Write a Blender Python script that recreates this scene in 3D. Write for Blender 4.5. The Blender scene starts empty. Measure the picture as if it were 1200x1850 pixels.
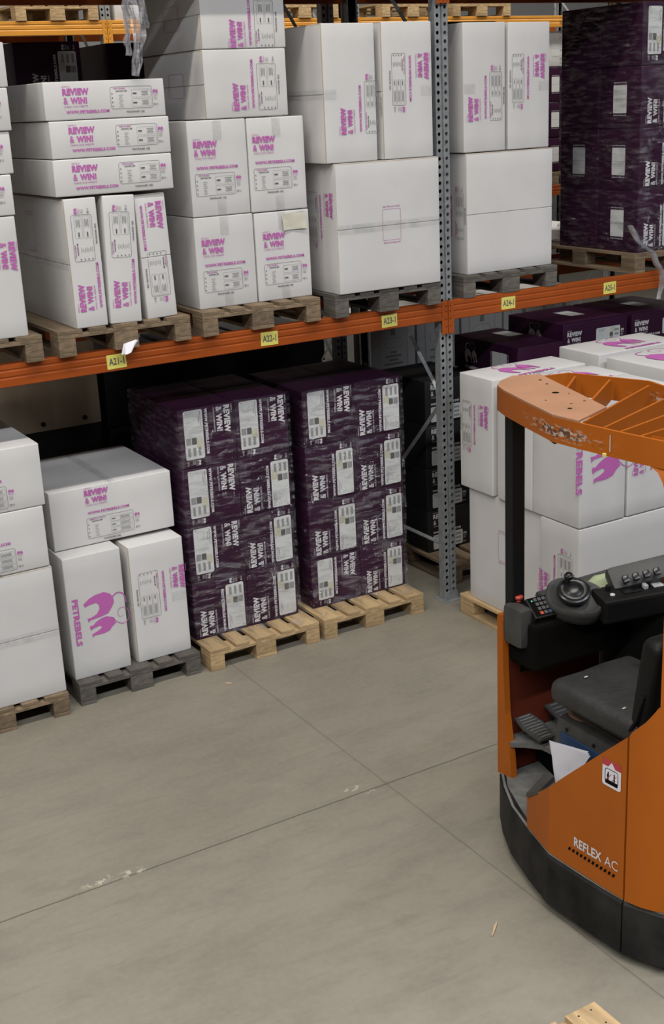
import bpy, bmesh, math, random
from mathutils import Vector, Matrix, noise
R0 = random.Random(7)
SC = bpy.context.scene
COL = SC.collection
# ------------------------------------------------------------------ camera, world, lights, exposure
def make_camera():
    yaw, pitch, roll = CAM_YAW, CAM_PITCH, CAM_ROLL
    cy, sy = math.cos(yaw), math.sin(yaw)
    f = Vector((sy*math.cos(pitch), cy*math.cos(pitch), -math.sin(pitch)))
    r = Vector((cy, -sy, 0)); u = r.cross(f)
    c, s = math.cos(roll), math.sin(roll)
    r2 = c*r + s*u; u2 = -s*r + c*u
    cam = bpy.data.cameras.new('camera'); o = bpy.data.objects.new('camera', cam); COL.objects.link(o)
    m = Matrix.Identity(4)
    for i in range(3):
        m[i][0] = r2[i]; m[i][1] = u2[i]; m[i][2] = -f[i]; m[i][3] = CAM_POS[i]
    o.matrix_world = m
    cam.sensor_fit = 'VERTICAL'; cam.sensor_height = 36; cam.lens = 2263/1850*36
    cam.clip_end = 200
    SC.camera = o
CAM_POS = (-4.8441, -6.7434, 3.4109); CAM_YAW, CAM_PITCH, CAM_ROLL = 0.52469, 0.31694, -0.04765
make_camera()
SC.view_settings.view_transform = 'Standard'; SC.view_settings.look = 'None'
SC.view_settings.gamma = 1.0; SC.view_settings.use_curve_mapping = False
SC.view_settings.exposure = 0.0
W = bpy.data.worlds.new('world'); SC.world = W; W.use_nodes = True
W.node_tree.nodes['Background'].inputs[0].default_value = (0.92, 0.96, 1.0, 1)
W.node_tree.nodes['Background'].inputs[1].default_value = 0.045
def area(name, loc, size, power, col, rot=(0, 0, 0)):
    l = bpy.data.lights.new(name, 'AREA'); l.shape = 'RECTANGLE'; l.size, l.size_y = size
    l.energy = power; l.color = col
    o = bpy.data.objects.new(name, l); COL.objects.link(o); o.location = loc; o.rotation_euler = rot
    return o
# fluorescent rows hung over the aisles (along X), plus one added fill row
area('aisle_area_light', (-5.5, -3.5, 10.8), (15, .5), 1080, (1.0, .955, .88))
area('aisle_area_light', (-7.5, -8.6, 8.5), (14, .5), 1450, (.90, .94, 1.0))
area('aisle_area_light', (3.0, -6.8, 7.0), (6, .5), 320, (.80, .88, 1.0))  # added fill row, no known fitting; brightens the aisle boxes
area('aisle_area_light', (2.0, 3.9, 7.6), (16, .5), 650, (1.0, .96, .90))
# ------------------------------------------------------------------ materials
MATS = {}
def mat(name, col, rough=.6, metal=0.0, spec=.5, bump=0.0, bscale=60.0, var=0.0, vscale=6.0, rnd=0.0, stretch=(1, 1, 1), coat=0.0, emit=None):
    m = bpy.data.materials.new(name); m.use_nodes = True; nt = m.node_tree; N = nt.nodes; L = nt.links
    b = N['Principled BSDF']
    b.inputs['Base Color'].default_value = (*col, 1); b.inputs['Roughness'].default_value = rough
    b.inputs['Metallic'].default_value = metal; b.inputs['Specular IOR Level'].default_value = spec
    if coat: b.inputs['Coat Weight'].default_value = coat; b.inputs['Coat Roughness'].default_value = .25
    tc = N.new('ShaderNodeTexCoord'); mp = N.new('ShaderNodeMapping'); mp.inputs['Scale'].default_value = stretch
    L.new(tc.outputs['Object'], mp.inputs[0])
    if var or rnd:
        nz = N.new('ShaderNodeTexNoise'); nz.inputs['Scale'].default_value = vscale; nz.inputs['Detail'].default_value = 5
        L.new(mp.outputs[0], nz.inputs['Vector'])
        mr = N.new('ShaderNodeMapRange'); mr.inputs[1].default_value = .3; mr.inputs[2].default_value = .7
        mr.inputs[3].default_value = 1-var; mr.inputs[4].default_value = 1+var*.5
        L.new(nz.outputs['Fac'], mr.inputs[0])
        oi = N.new('ShaderNodeObjectInfo'); m2 = N.new('ShaderNodeMapRange')
        m2.inputs[3].default_value = 1-rnd; m2.inputs[4].default_value = 1+rnd*.6
        L.new(oi.outputs['Random'], m2.inputs[0])
        mu = N.new('ShaderNodeMath'); mu.operation = 'MULTIPLY'; L.new(mr.outputs[0], mu.inputs[0]); L.new(m2.outputs[0], mu.inputs[1])
        vm = N.new('ShaderNodeVectorMath'); vm.operation = 'SCALE'; vm.inputs[0].default_value = col
        L.new(mu.outputs[0], vm.inputs['Scale']); L.new(vm.outputs[0], b.inputs['Base Color'])
    if bump:
        n2 = N.new('ShaderNodeTexNoise'); n2.inputs['Scale'].default_value = bscale; n2.inputs['Detail'].default_value = 3
        L.new(mp.outputs[0], n2.inputs['Vector'])
        bp = N.new('ShaderNodeBump'); bp.inputs['Strength'].default_value = bump; bp.inputs['Distance'].default_value = .01
        L.new(n2.outputs['Fac'], bp.inputs['Height']); L.new(bp.outputs[0], b.inputs['Normal'])
    if emit:
        b.inputs['Emission Color'].default_value = (*emit, 1); b.inputs['Emission Strength'].default_value = 1.0
    MATS[name] = m
    return m
mat('white_card', (.585, .565, .545), .55, spec=.35, bump=.10, bscale=9, var=.05, vscale=3, rnd=.05)
mat('card_edge', (.36, .30, .225), .9)
mat('purple_card', (.031, .006, .024), .5, spec=.22, bump=.12, bscale=14, var=.12, vscale=5, rnd=.15)
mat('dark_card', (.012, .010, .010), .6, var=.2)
mat('line_card', (.58, .56, .53), .7, var=.1, rnd=.1)
mat('pink_ink', (.46, .11, .36), .6)
mat('black_ink', (.10, .095, .09), .6)
mat('grey_ink', (.26, .26, .25), .6)
mat('white_ink', (.60, .57, .57), .6)
mat('label_white', (.58, .58, .56), .5)
mat('label_olive', (.50, .48, .36), .6)
mat('wood_pale', (.46, .315, .16), .8, bump=.3, bscale=30, var=.35, vscale=22, rnd=.22, stretch=(1, .16, 2))
mat('wood_brown', (.205, .142, .084), .85, bump=.35, bscale=30, var=.45, vscale=20, rnd=.3, stretch=(1, .16, 2))
mat('wood_grey', (.115, .100, .083), .9, bump=.4, bscale=30, var=.4, vscale=20, rnd=.25, stretch=(1, .16, 2))
mat('rack_orange', (.31, .064, .010), .45, spec=.2, var=.14, vscale=4, bump=.05, bscale=20)
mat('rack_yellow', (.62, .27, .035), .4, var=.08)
mat('galvanised', (.34, .35, .35), .42, metal=.45, var=.25, vscale=25, bump=.05, bscale=60)
mat('dark_metal', (.035, .034, .033), .6, metal=.3)
mat('label_yellow', (.66, .58, .13), .5, var=.05)
mat('truck_orange', (.36, .090, .006), .5, spec=.25, var=.10, vscale=3, bump=.04, bscale=40)
mat('truck_orange_top', (.34, .175, .100), .7, spec=.2, var=.12, vscale=5)
mat('bumper_black', (.018, .0165, .015), .6, spec=.25, var=.8, vscale=6, bump=.25, bscale=18)
mat('bumper_edge', (.16, .16, .14), .7, var=.3)
mat('black_plastic', (.008, .0075, .007), .5, spec=.22, bump=.05, bscale=80)
mat('gloss_black', (.008, .008, .008), .28, spec=.5)
mat('grey_plastic', (.050, .048, .044), .5, var=.25, vscale=10, bump=.1, bscale=120)
mat('matte_void', (.006, .005, .004), .95, spec=.05)
mat('seat_vinyl', (.028, .027, .026), .5, var=.35, vscale=9, bump=.35, bscale=40)
mat('rubber_pad', (.12, .115, .105), .85, var=.3, vscale=20)
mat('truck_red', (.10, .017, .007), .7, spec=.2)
mat('paper', (.66, .64, .67), .7)
def scuffed_material():
    m = MATS['truck_orange'].copy(); m.name = 'scuffed_orange'; nt = m.node_tree; N = nt.nodes; L = nt.links; b = N['Principled BSDF']
    src = b.inputs['Base Color'].links[0].from_socket
    tc = N.new('ShaderNodeTexCoord'); sp = N.new('ShaderNodeSeparateXYZ'); L.new(tc.outputs['Object'], sp.inputs[0])
    def win(sock, c, w):
        a = N.new('ShaderNodeMath'); a.operation = 'SUBTRACT'; L.new(sock, a.inputs[0]); a.inputs[1].default_value = c
        d = N.new('ShaderNodeMath'); d.operation = 'ABSOLUTE'; L.new(a.outputs[0], d.inputs[0])
        r_ = N.new('ShaderNodeMapRange'); L.new(d.outputs[0], r_.inputs[0]); r_.inputs[1].default_value = w*.25; r_.inputs[2].default_value = w; r_.inputs[3].default_value = 1; r_.inputs[4].default_value = 0
        return r_.outputs[0]
    def mul(a, c):
        n = N.new('ShaderNodeMath'); n.operation = 'MULTIPLY'; L.new(a, n.inputs[0]); L.new(c, n.inputs[1]); return n.outputs[0]
    area_ = mul(win(sp.outputs[1], .02, .33), win(sp.outputs[2], 2.140, .040))
    for sc, lo, col_ in (((1, 14, 60), .60, (.46, .36, .29)), ((1, 30, 40), .63, (.10, .05, .03))):
        mp = N.new('ShaderNodeMapping'); mp.inputs['Scale'].default_value = sc; L.new(tc.outputs['Object'], mp.inputs[0])
        nz = N.new('ShaderNodeTexNoise'); nz.inputs['Scale'].default_value = 1.6; nz.inputs['Detail'].default_value = 5; L.new(mp.outputs[0], nz.inputs['Vector'])
        ad = N.new('ShaderNodeMath'); ad.operation = 'MULTIPLY_ADD'; L.new(area_, ad.inputs[0]); ad.inputs[1].default_value = .22; L.new(nz.outputs['Fac'], ad.inputs[2])
        st = N.new('ShaderNodeMapRange'); L.new(ad.outputs[0], st.inputs[0]); st.inputs[1].default_value = lo+.06; st.inputs[2].default_value = lo+.10
        mk = mul(st.outputs[0], area_); mx = N.new('ShaderNodeMixRGB'); L.new(mk, mx.inputs[0]); L.new(src, mx.inputs[1]); mx.inputs[2].default_value = (*col_, 1); src = mx.outputs[0]
    L.new(src, b.inputs['Base Color']); MATS['scuffed_orange'] = m
scuffed_material()
mat('paper_cream', (.60, .57, .46), .7)
mat('cloth_green', (.33, .37, .22), .9, bump=.3, bscale=30)
mat('blue_plastic', (.018, .045, .10), .5)
mat('red_plastic', (.45, .05, .03), .4)
mat('red_ink', (.42, .04, .05), .6)
mat('green_led', (.05, .5, .3), .4, emit=(.10, .8, .45))
mat('key_grey', (.07, .065, .06), .6)
mat('white_plastic', (.6, .6, .58), .4)
mat('scratch', (.50, .42, .38), .7)
mat('rust', (.12, .06, .04), .8)
mat('plywood', (.60, .49, .36), .8, var=.22, vscale=3, stretch=(2, 1, .4))
mat('wood_chip', (.55, .40, .24), .8)
mat('wall_paint', (.45, .45, .45), .9)
def film_material(name, lo, hi, tint, strength=.9, rough=.13, xs=(5, 5, 24), dif=.35):
    m = bpy.data.materials.new(name); m.use_nodes = True; nt = m.node_tree; N = nt.nodes; L = nt.links
    N.remove(N['Principled BSDF']); out = N['Material Output']
    tr = N.new('ShaderNodeBsdfTransparent'); gl = N.new('ShaderNodeBsdfGlossy'); gl.inputs['Roughness'].default_value = rough
    df = N.new('ShaderNodeBsdfDiffuse'); df.inputs['Color'].default_value = (*tint, 1)
    gl.inputs['Color'].default_value = (.86, .90, 1, 1)
    ms = N.new('ShaderNodeMixShader'); mf = N.new('ShaderNodeMixShader'); mf.inputs[0].default_value = dif
    tc = N.new('ShaderNodeTexCoord'); mp = N.new('ShaderNodeMapping'); mp.inputs['Scale'].default_value = xs
    mp.inputs['Rotation'].default_value = (.25, .2, .0)
    L.new(tc.outputs['Object'], mp.inputs[0])
    nz = N.new('ShaderNodeTexNoise'); nz.inputs['Scale'].default_value = 1.6; nz.inputs['Detail'].default_value = 8; nz.inputs['Roughness'].default_value = .62
    L.new(mp.outputs[0], nz.inputs['Vector'])
    bp = N.new('ShaderNodeBump'); bp.inputs['Strength'].default_value = strength; bp.inputs['Distance'].default_value = .05
    L.new(nz.outputs['Fac'], bp.inputs['Height']); L.new(bp.outputs[0], gl.inputs['Normal'])
    mr = N.new('ShaderNodeMapRange'); mr.inputs[1].default_value = .46; mr.inputs[2].default_value = .70
    mr.inputs[3].default_value = lo; mr.inputs[4].default_value = hi; L.new(nz.outputs['Fac'], mr.inputs[0])
    L.new(gl.outputs[0], mf.inputs[1]); L.new(df.outputs[0], mf.inputs[2])
    L.new(mr.outputs[0], ms.inputs[0]); L.new(tr.outputs[0], ms.inputs[1]); L.new(mf.outputs[0], ms.inputs[2])
    L.new(ms.outputs[0], out.inputs['Surface'])
    MATS[name] = m
film_material('stretch_film', .012, .46, (.40, .36, .44), 1.1, .09, dif=.05)
film_material('film_loose', .35, .80, (.75, .73, .70), 1.0, .25)
film_material('clear_tape', .10, .26, (.36, .35, .33), .2, .3)
def floor_material():
    m = bpy.data.materials.new('concrete_floor'); m.use_nodes = True; nt = m.node_tree; N = nt.nodes; L = nt.links
    b = N['Principled BSDF']; b.inputs['Roughness'].default_value = .5; b.inputs['Specular IOR Level'].default_value = .35
    tc = N.new('ShaderNodeTexCoord'); sep = N.new('ShaderNodeSeparateXYZ'); L.new(tc.outputs['Object'], sep.inputs[0])
    def noise_(scale, detail, st=(1, 1, 1), rough=.6, rz=0):
        mp = N.new('ShaderNodeMapping'); mp.inputs['Scale'].default_value = st; mp.inputs['Rotation'].default_value = (0, 0, rz)
        L.new(tc.outputs['Object'], mp.inputs[0])
        n = N.new('ShaderNodeTexNoise'); n.inputs['Scale'].default_value = scale; n.inputs['Detail'].default_value = detail; n.inputs['Roughness'].default_value = rough
        L.new(mp.outputs[0], n.inputs['Vector']); return n
    def mth(op, a, c=None):
        n = N.new('ShaderNodeMath'); n.operation = op
        for i, v in enumerate((a, c)):
            if v is None: continue
            if isinstance(v, (int, float)): n.inputs[i].default_value = v
            else: L.new(v, n.inputs[i])
        return n.outputs[0]
    def mixc(f, a, c, mode='MIX'):
        n = N.new('ShaderNodeMixRGB'); n.blend_type = mode
        for i, v in enumerate((f, a, c)):
            if isinstance(v, (int, float)): n.inputs[i].default_value = v
            elif isinstance(v, tuple): n.inputs[i].default_value = (*v, 1)
            else: L.new(v, n.inputs[i])
        return n.outputs[0]
    def rng(v, a, c, d=0., e=1.):
        n = N.new('ShaderNodeMapRange')
        L.new(v, n.inputs[0])
        for i, q in zip((1, 2, 3, 4), (a, c, d, e)): n.inputs[i].default_value = q
        return n.outputs[0]
    big = noise_(.55, 6); mid = noise_(2.6, 8, (1, 2.2, 1), .65, .35); fine = noise_(30, 4); streak = noise_(2.2, 6, (1, 9, 1), .6, .12)
    c = mixc(rng(big.outputs[0], .35, .65), (.198, .176, .134), (.248, .222, .172))
    c = mixc(rng(mid.outputs[0], .45, .72, 0, .55), c, (.155, .137, .108))
    c = mixc(rng(streak.outputs[0], .55, .75, 0, .4), c, (.138, .122, .097))
    c = mixc(rng(fine.outputs[0], .4, .7, 0, .16), c, (.31, .29, .25))
    wob = noise_(5, 4); off = rng(wob.outputs[0], 0, 1, -.006, .006)
    jy = mth('ABSOLUTE', mth('ADD', mth('SUBTRACT', sep.outputs[1], -1.84), off))
    jx = mth('ABSOLUTE', mth('ADD', mth('SUBTRACT', sep.outputs[0], -1.755), off))
    ly = rng(jy, .0025, .006, .85, 0); lx = rng(jx, .002, .007, .55, 0)
    c = mixc(ly, c, (.075, .066, .055)); c = mixc(lx, c, (.10, .088, .07))
    # chipped spots along the joint
    for (px, py, rr) in ((-3.33, -1.80, .10), (-3.18, -1.82, .09), (-1.93, -1.78, .07), (-1.86, -1.86, .04)):
        dx = mth('SUBTRACT', sep.outputs[0], px); dy = mth('MULTIPLY', mth('SUBTRACT', sep.outputs[1], py), 2.6)
        d = mth('SQRT', mth('ADD', mth('MULTIPLY', dx, dx), mth('MULTIPLY', dy, dy)))
        n = noise_(28, 3); msk = mth('MULTIPLY', rng(d, rr*.5, rr, 1, 0), rng(n.outputs[0], .52, .57))
        c = mixc(msk, c, (.42, .37, .29))
    L.new(c, b.inputs['Base Color'])
    bp = N.new('ShaderNodeBump'); bp.inputs['Strength'].default_value = .15; bp.inputs['Distance'].default_value = .004
    L.new(fine.outputs[0], bp.inputs['Height']); L.new(bp.outputs[0], b.inputs['Normal'])
    MATS['concrete_floor'] = m
floor_material()
# ------------------------------------------------------------------ helpers
def tag(o, label=None, cat=None, group=None, kind=None):
    if label: o['label'] = label
    if cat: o['category'] = cat
    if group: o['group'] = group
    if kind: o['kind'] = kind
    return o
def new_obj(name, me, parent=None, loc=None, rotz=0.0):
    o = bpy.data.objects.new(name, me); COL.objects.link(o)
    if parent is not None: o.parent = parent
    if loc is not None: o.location = loc
    if rotz: o.rotation_euler = (0, 0, rotz)
    return o
def empty(name, loc=(0, 0, 0), rotz=0.0):
    o = bpy.data.objects.new(name, None); COL.objects.link(o); o.location = loc; o.rotation_euler = (0, 0, rotz)
    o.empty_display_size = .1
    return o
class MB:
    """collects geometry; build() links it as ONE mesh object"""
    def __init__(s): s.v = []; s.f = []; s.m = []; s.mats = []
    def mi(s, m):
        if m not in s.mats: s.mats.append(m)
        return s.mats.index(m)
    def add(s, vs, fs, m):
        k = len(s.v); i = s.mi(m); s.v += [tuple(v) for v in vs]
        for f in fs: s.f.append(tuple(a+k for a in f)); s.m.append(i)
        return s
    def box(s, x0, x1, y0, y1, z0, z1, m, bev=0.0, tf=None):
        if bev > 0:
            b = min(bev, (x1-x0)*.45, (y1-y0)*.45, (z1-z0)*.45)
            bm = bmesh.new(); bmesh.ops.create_cube(bm, size=1)
            for v in bm.verts:
                v.co = Vector(((x0+x1)/2+v.co.x*(x1-x0), (y0+y1)/2+v.co.y*(y1-y0), (z0+z1)/2+v.co.z*(z1-z0)))
            bmesh.ops.bevel(bm, geom=list(bm.edges), offset=b, segments=2, profile=.6, affect='EDGES')
            vs = [v.co.copy() for v in bm.verts]; fs = [[v.index for v in f.verts] for f in bm.faces]
            bm.verts.index_update(); bm.free()
        else:
            vs = [Vector((x, y, z)) for x in (x0, x1) for y in (y0, y1) for z in (z0, z1)]
            fs = [(0, 1, 3, 2), (4, 6, 7, 5), (0, 4, 5, 1), (2, 3, 7, 6), (0, 2, 6, 4), (1, 5, 7, 3)]
        if tf is not None: vs = [tf @ v for v in vs]
        return s.add(vs, fs, m)
    def tube(s, pts, r, m, n=10, cap=True):
        pts = [Vector(p) for p in pts]; vs = []; fs = []
        rr = r if isinstance(r, (list, tuple)) else [r]*len(pts)
        prev = None
        for i, p in enumerate(pts):
            t = (pts[min(i+1, len(pts)-1)]-pts[max(i-1, 0)]).normalized()
            a = prev if prev is not None else (Vector((0, 0, 1)) if abs(t.z) < .9 else Vector((1, 0, 0)))
            x = (a - t*a.dot(t)).normalized(); prev = x; y = t.cross(x)
            for k in range(n):
                an = 2*math.pi*k/n; vs.append(p+(x*math.cos(an)+y*math.sin(an))*rr[i])
        for i in range(len(pts)-1):
            for k in range(n):
                fs.append((i*n+k, i*n+(k+1) % n, (i+1)*n+(k+1) % n, (i+1)*n+k))
        if cap: fs.append(tuple(range(n-1, -1, -1))); fs.append(tuple((len(pts)-1)*n+k for k in range(n)))
        return s.add(vs, fs, m)
    def prism(s, poly, z0, z1, m, tf=None):
        n = len(poly)
        vs = [Vector((p[0], p[1], z0)) for p in poly]+[Vector((p[0], p[1], z1)) for p in poly]
        fs = [tuple(range(n-1, -1, -1)), tuple(range(n, 2*n))]+[(i, (i+1) % n, n+(i+1) % n, n+i) for i in range(n)]
        if tf is not None: vs = [tf @ v for v in vs]
        return s.add(vs, fs, m)
    def lathe(s, prof, m, n=28, tf=None):
        vs = []; fs = []
        for (r, z) in prof:
            for k in range(n): a = 2*math.pi*k/n; vs.append(Vector((r*math.cos(a), r*math.sin(a), z)))
        for i in range(len(prof)-1):
            for k in range(n): fs.append((i*n+k, i*n+(k+1) % n, (i+1)*n+(k+1) % n, (i+1)*n+k))
        fs.append(tuple(range(n-1, -1, -1))); fs.append(tuple((len(prof)-1)*n+k for k in range(n)))
        if tf is not None: vs = [tf @ v for v in vs]
        return s.add(vs, fs, m)
    def mesh(s, name, smooth=False):
        me = bpy.data.meshes.new(name); me.from_pydata(s.v, [], s.f)
        for m in s.mats: me.materials.append(MATS[m])
        me.polygons.foreach_set('material_index', s.m)
        if smooth: me.polygons.foreach_set('use_smooth', [True]*len(s.f))
        me.update()
        if smooth: me.set_sharp_from_angle(angle=math.radians(40))
        return me
    def build(s, name, parent=None, loc=None, smooth=False, rotz=0.0):
        return new_obj(name, s.mesh(name, smooth), parent, loc, rotz)
def frame_tf(o, x, y, z):
    m = Matrix.Identity(4)
    for i in range(3): m[i][0] = x[i]; m[i][1] = y[i]; m[i][2] = z[i]; m[i][3] = o[i]
    return m
# ------------------------------------------------------------------ printed artwork (flat ink meshes, metres, u right / v up)
TXT = {}
def text_geo(s, bold=0.0):
    k = (s, bold)
    if k not in TXT:
        cu = bpy.data.curves.new('t', 'FONT'); cu.body = s; cu.size = 1; cu.offset = bold; cu.resolution_u = 2; cu.fill_mode = 'FRONT'
        cu.space_character = 1+bold*1.5
        ob = bpy.data.objects.new('t', cu); COL.objects.link(ob)
        dg = bpy.context.evaluated_depsgraph_get(); me = bpy.data.meshes.new_from_object(ob.evaluated_get(dg))
        vs = [(v.co.x, v.co.y) for v in me.vertices]; fs = [tuple(p.vertices) for p in me.polygons]
        bpy.data.objects.remove(ob); bpy.data.curves.remove(cu); bpy.data.meshes.remove(me)
        x0 = min(v[0] for v in vs); x1 = max(v[0] for v in vs); y0 = min(v[1] for v in vs); y1 = max(v[1] for v in vs)
        TXT[k] = ([((a-x0)/(x1-x0), (b-y0)/(y1-y0)) for a, b in vs], fs)
    return TXT[k]
class Art(MB):
    def __init__(s): super().__init__(); s.z = 0.0
    def text(s, t, x, y, w, h, m, bold=.0):
        vs, fs = text_geo(t, bold); s.add([(x+a*w, y+b*h, s.z) for a, b in vs], fs, m)
    def rect(s, x0, y0, x1, y1, m, r=0.0):
        s.z += .00006
        s.add([(a, b, s.z) for a, b in s.rr(x0, y0, x1, y1, r)], [tuple(range(len(s.rr(x0, y0, x1, y1, r))))], m)
    def rr(s, x0, y0, x1, y1, r):
        if r <= 0: return [(x0, y0), (x1, y0), (x1, y1), (x0, y1)]
        o = []
        for cx, cy, a0 in ((x1-r, y0+r, -90), (x1-r, y1-r, 0), (x0+r, y1-r, 90), (x0+r, y0+r, 180)):
            for k in range(5): a = math.radians(a0+k*22.5); o.append((cx+r*math.cos(a), cy+r*math.sin(a)))
        return o
    def frame(s, x0, y0, x1, y1, t, r, m):
        a = s.rr(x0, y0, x1, y1, r); b = s.rr(x0+t, y0+t, x1-t, y1-t, max(r-t, .0005)); n = len(a)
        s.add([(p, q, s.z) for p, q in a+b], [(i, (i+1) % n, n+(i+1) % n, n+i) for i in range(n)], m)
    def poly(s, pts, m): s.add([(a, b, s.z) for a, b in pts], [tuple(range(len(pts)))], m)
    def stroke(s, pts, w, m):
        P = [Vector(p) for p in pts]; L = []
        for i, p in enumerate(P):
            t = (P[min(i+1, len(P)-1)]-P[max(i-1, 0)]).normalized(); nrm = Vector((-t.y, t.x))
            ww = w*(.35+.65*(1-i/len(P))) ; L += [p+nrm*ww/2, p-nrm*ww/2]
        s.add([(a.x, a.y, s.z) for a in L], [(2*i, 2*i+1, 2*i+3, 2*i+2) for i in range(len(P)-1)], m)
BIGPET = [(208, 150), (215, 178), (235, 170), (300, 160), (322, 180), (325, 215), (300, 250), (255, 268), (225, 268), (232, 300), (250, 285), (330, 277), (385, 265), (415, 230), (440, 190), (436, 150), (415, 115), (370, 93), (300, 100), (250, 120), (222, 142)]
SMALLPET = [(238, 352), (246, 368), (258, 356), (310, 345), (328, 352), (322, 368), (290, 384), (250, 397), (250, 425), (264, 412), (340, 412), (385, 400), (410, 372), (440, 352), (428, 335), (430, 310), (405, 297), (370, 285), (330, 290), (290, 308), (262, 332), (240, 328)]
def pets(A, x, y, sc, m, tails=True):
    f = lambda p: (x+(p[1]-100)*sc, y+(p[0]-200)*sc)
    A.poly([f(p) for p in BIGPET][::-1], m); A.z += .00004; A.poly([f(p) for p in SMALLPET][::-1], m)
    if tails:
        A.stroke([f(p) for p in [(412, 175), (430, 145), (460, 124), (490, 122), (515, 138), (530, 170), (533, 215)]], 12*sc, m)
        A.stroke([f(p) for p in [(424, 322), (455, 352), (490, 372), (525, 365), (545, 335), (548, 300), (535, 262), (505, 242), (475, 248), (460, 275), (465, 305), (485, 318), (500, 300)]], 6*sc, m)
def art_logo(m='pink_ink'):
    A = Art(); sc = 1/820*.9
    A.text('PETREBELS', 0, 0, .40, .052, m, .045); pets(A, .0, .085, sc, m); return A
def review(A, x, y, m, k=1.0):
    """y = bottom of CHECK OUR WEBSITE line"""
    A.text('WRITE A', x-.002, y+.112*k, .048*k, .008*k, m); A.text('REVIEW', x, y+.070*k, .152*k, .036*k, m, .055)
    A.text('&', x+.002, y+.024*k, .026*k, .036*k, m, .012); A.text('WIN!', x+.042*k, y+.024*k, .096*k, .036*k, m, .055); A.text('CHECK OUR WEBSITE', x+.004, y+.007*k, .135*k, .009*k, m)
def infoframe(A, x, y, w, h, rows, m='black_ink', pk='pink_ink'):
    A.frame(x, y, x+w, y+h, .0016, .012, m)
    A.text('THE DOUBLE' if rows == 2 else 'FAMILY & COUCH', x+.02, y+h-.014, .07 if rows == 2 else .10, .009, pk, .02)
    A.text('BARONIAL MN', x+.035, y+h-.027, .065, .008, m, .03)
    for i in range(4): A.rect(x+.008, y+.012+i*h*.19, x+.014, y+.018+i*h*.19, m)
    for i in range(7): A.rect(x+.048+(i % 2)*.004, y+.012+i*h*.085, x+.048+.028-(i % 3)*.004, y+.0145+i*h*.085, 'grey_ink')
    cx = x+w*.50
    for i in range(rows):
        rh = h*.84/rows; yy = y+h*.08+i*rh
        A.frame(cx, yy, x+w-.008, yy+rh*.86, .0012, .006, 'grey_ink')
        A.rect(cx+.008, yy+rh*.36, cx+.032, yy+rh*.5, m)
        A.rect(cx+.060, yy+rh*.22, x+w-.022, yy+rh*.30, 'grey_ink'); A.rect(cx+.066, yy+rh*.40, x+w-.026, yy+rh*.48, 'grey_ink'); A.rect(cx+.060, yy+rh*.58, x+w-.022, yy+rh*.66, 'grey_ink')
def icons(A, x, y, h, pk, m):
    pets(A, x, y+h*.62, .00010*1.0, pk, False); A.text('PETREBELS', x-.002, y+h*.55, .034, .006, pk)
    for i in range(3): A.rect(x, y+h*.34+i*.007, x+.024, y+h*.34+.0018+i*.007, 'grey_ink' if m == 'black_ink' else m)
    A.frame(x, y, x+.012, y+.012, .0022, .0055, m); A.text('CE', x+.015, y+.001, .013, .009, m, .0)
def art_wide():           # everything on one line
    A = Art(); review(A, 0, .03, 'pink_ink'); A.text('WWW.PETREBELS.COM', .012, .004, .25, .017, 'pink_ink', .04)
    infoframe(A, .275, .018, .25, .118, 2); icons(A, .53, .03, .10, 'pink_ink', 'black_ink'); A.text('PACKAGE 1|3|', .365, -.006, .105, .012, 'black_ink', .03)
    return A
def art_stack(rows=2, gap=.0, fw=.255, fh=.125):      # slogan above the info frame
    A = Art(); y = 0
    infoframe(A, 0, y, fw, fh, rows); icons(A, fw+.008, y+.01, fh*.9, 'pink_ink', 'black_ink'); A.text('PACKAGE 1|2|', fw*.33, y-.022, .105, .012, 'black_ink', .03)
    A.text('WWW.PETREBELS.COM', .012, y+fh+.024, .265, .017, 'pink_ink', .04); review(A, .002, y+fh+.055+gap, 'pink_ink')
    return A
def art_purple(wide=False, m='white_ink'):
    A = Art(); fw, fh = (.255, .125) if wide else (.295, .122)
    fx = .30 if wide else 0
    A.rect(fx, 0, fx+fw, fh, 'label_white', .012); z = A.z
    A.rect(fx+fw*.60, fh*.62, fx+fw*.80, fh*.95, 'label_olive')
    A.rect(fx+fw*.56, fh*.36, fx+fw*.70, fh*.62, 'black_ink', .003); A.rect(fx+fw*.56, fh*.06, fx+fw*.70, fh*.33, 'grey_ink', .003)
    for i in range(3): A.rect(fx+fw*.76, fh*(.12+.28*i), fx+fw*.94, fh*(.26+.28*i), 'grey_ink')
    A.z += .00005; A.text('FAMILY MANSION', fx+.012, fh-.018, .085, .006, 'black_ink', .02); A.text('CATHERINE', fx+.03, fh-.03, .05, .006, 'black_ink', .02)
    A.frame(fx+.02, fh*.2, fx+.07, fh*.55, .001, .01, 'grey_ink'); A.rect(fx+.008, .012, fx+.013, .02, 'black_ink')
    icons(A, fx+fw+.008, .005, fh*.85, m, m)
    if wide: A.text('WWW.PETREBELS.COM', .004, .002, .27, .018, m, .05); review(A, 0, .022, m)
    else: A.text('WWW.PETREBELS.COM', .0, fh+.013, .275, .019, m, .05); review(A, .0, fh+.062, m, 1.1)
    return A
def art_thanks(solid=False, m='pink_ink'):
    A = Art(); w, h = .135, .19
    if solid: A.rect(0, 0, w, h, 'label_white', .008); A.rect(0, h*.49, w, h*.505, 'grey_ink')
    else: A.frame(0, 0, w, h, .0018, .008, m)
    A.z += .00005; A.text('thank you for being a rebel', .004, -.022, w-.008, .014, m, .012)
    vs, fs = text_geo('thank you for being a rebel', .012)
    A.add([(w-.004-a*(w-.008), h+.022-b*.014, A.z) for a, b in vs], fs, m); return A
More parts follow.
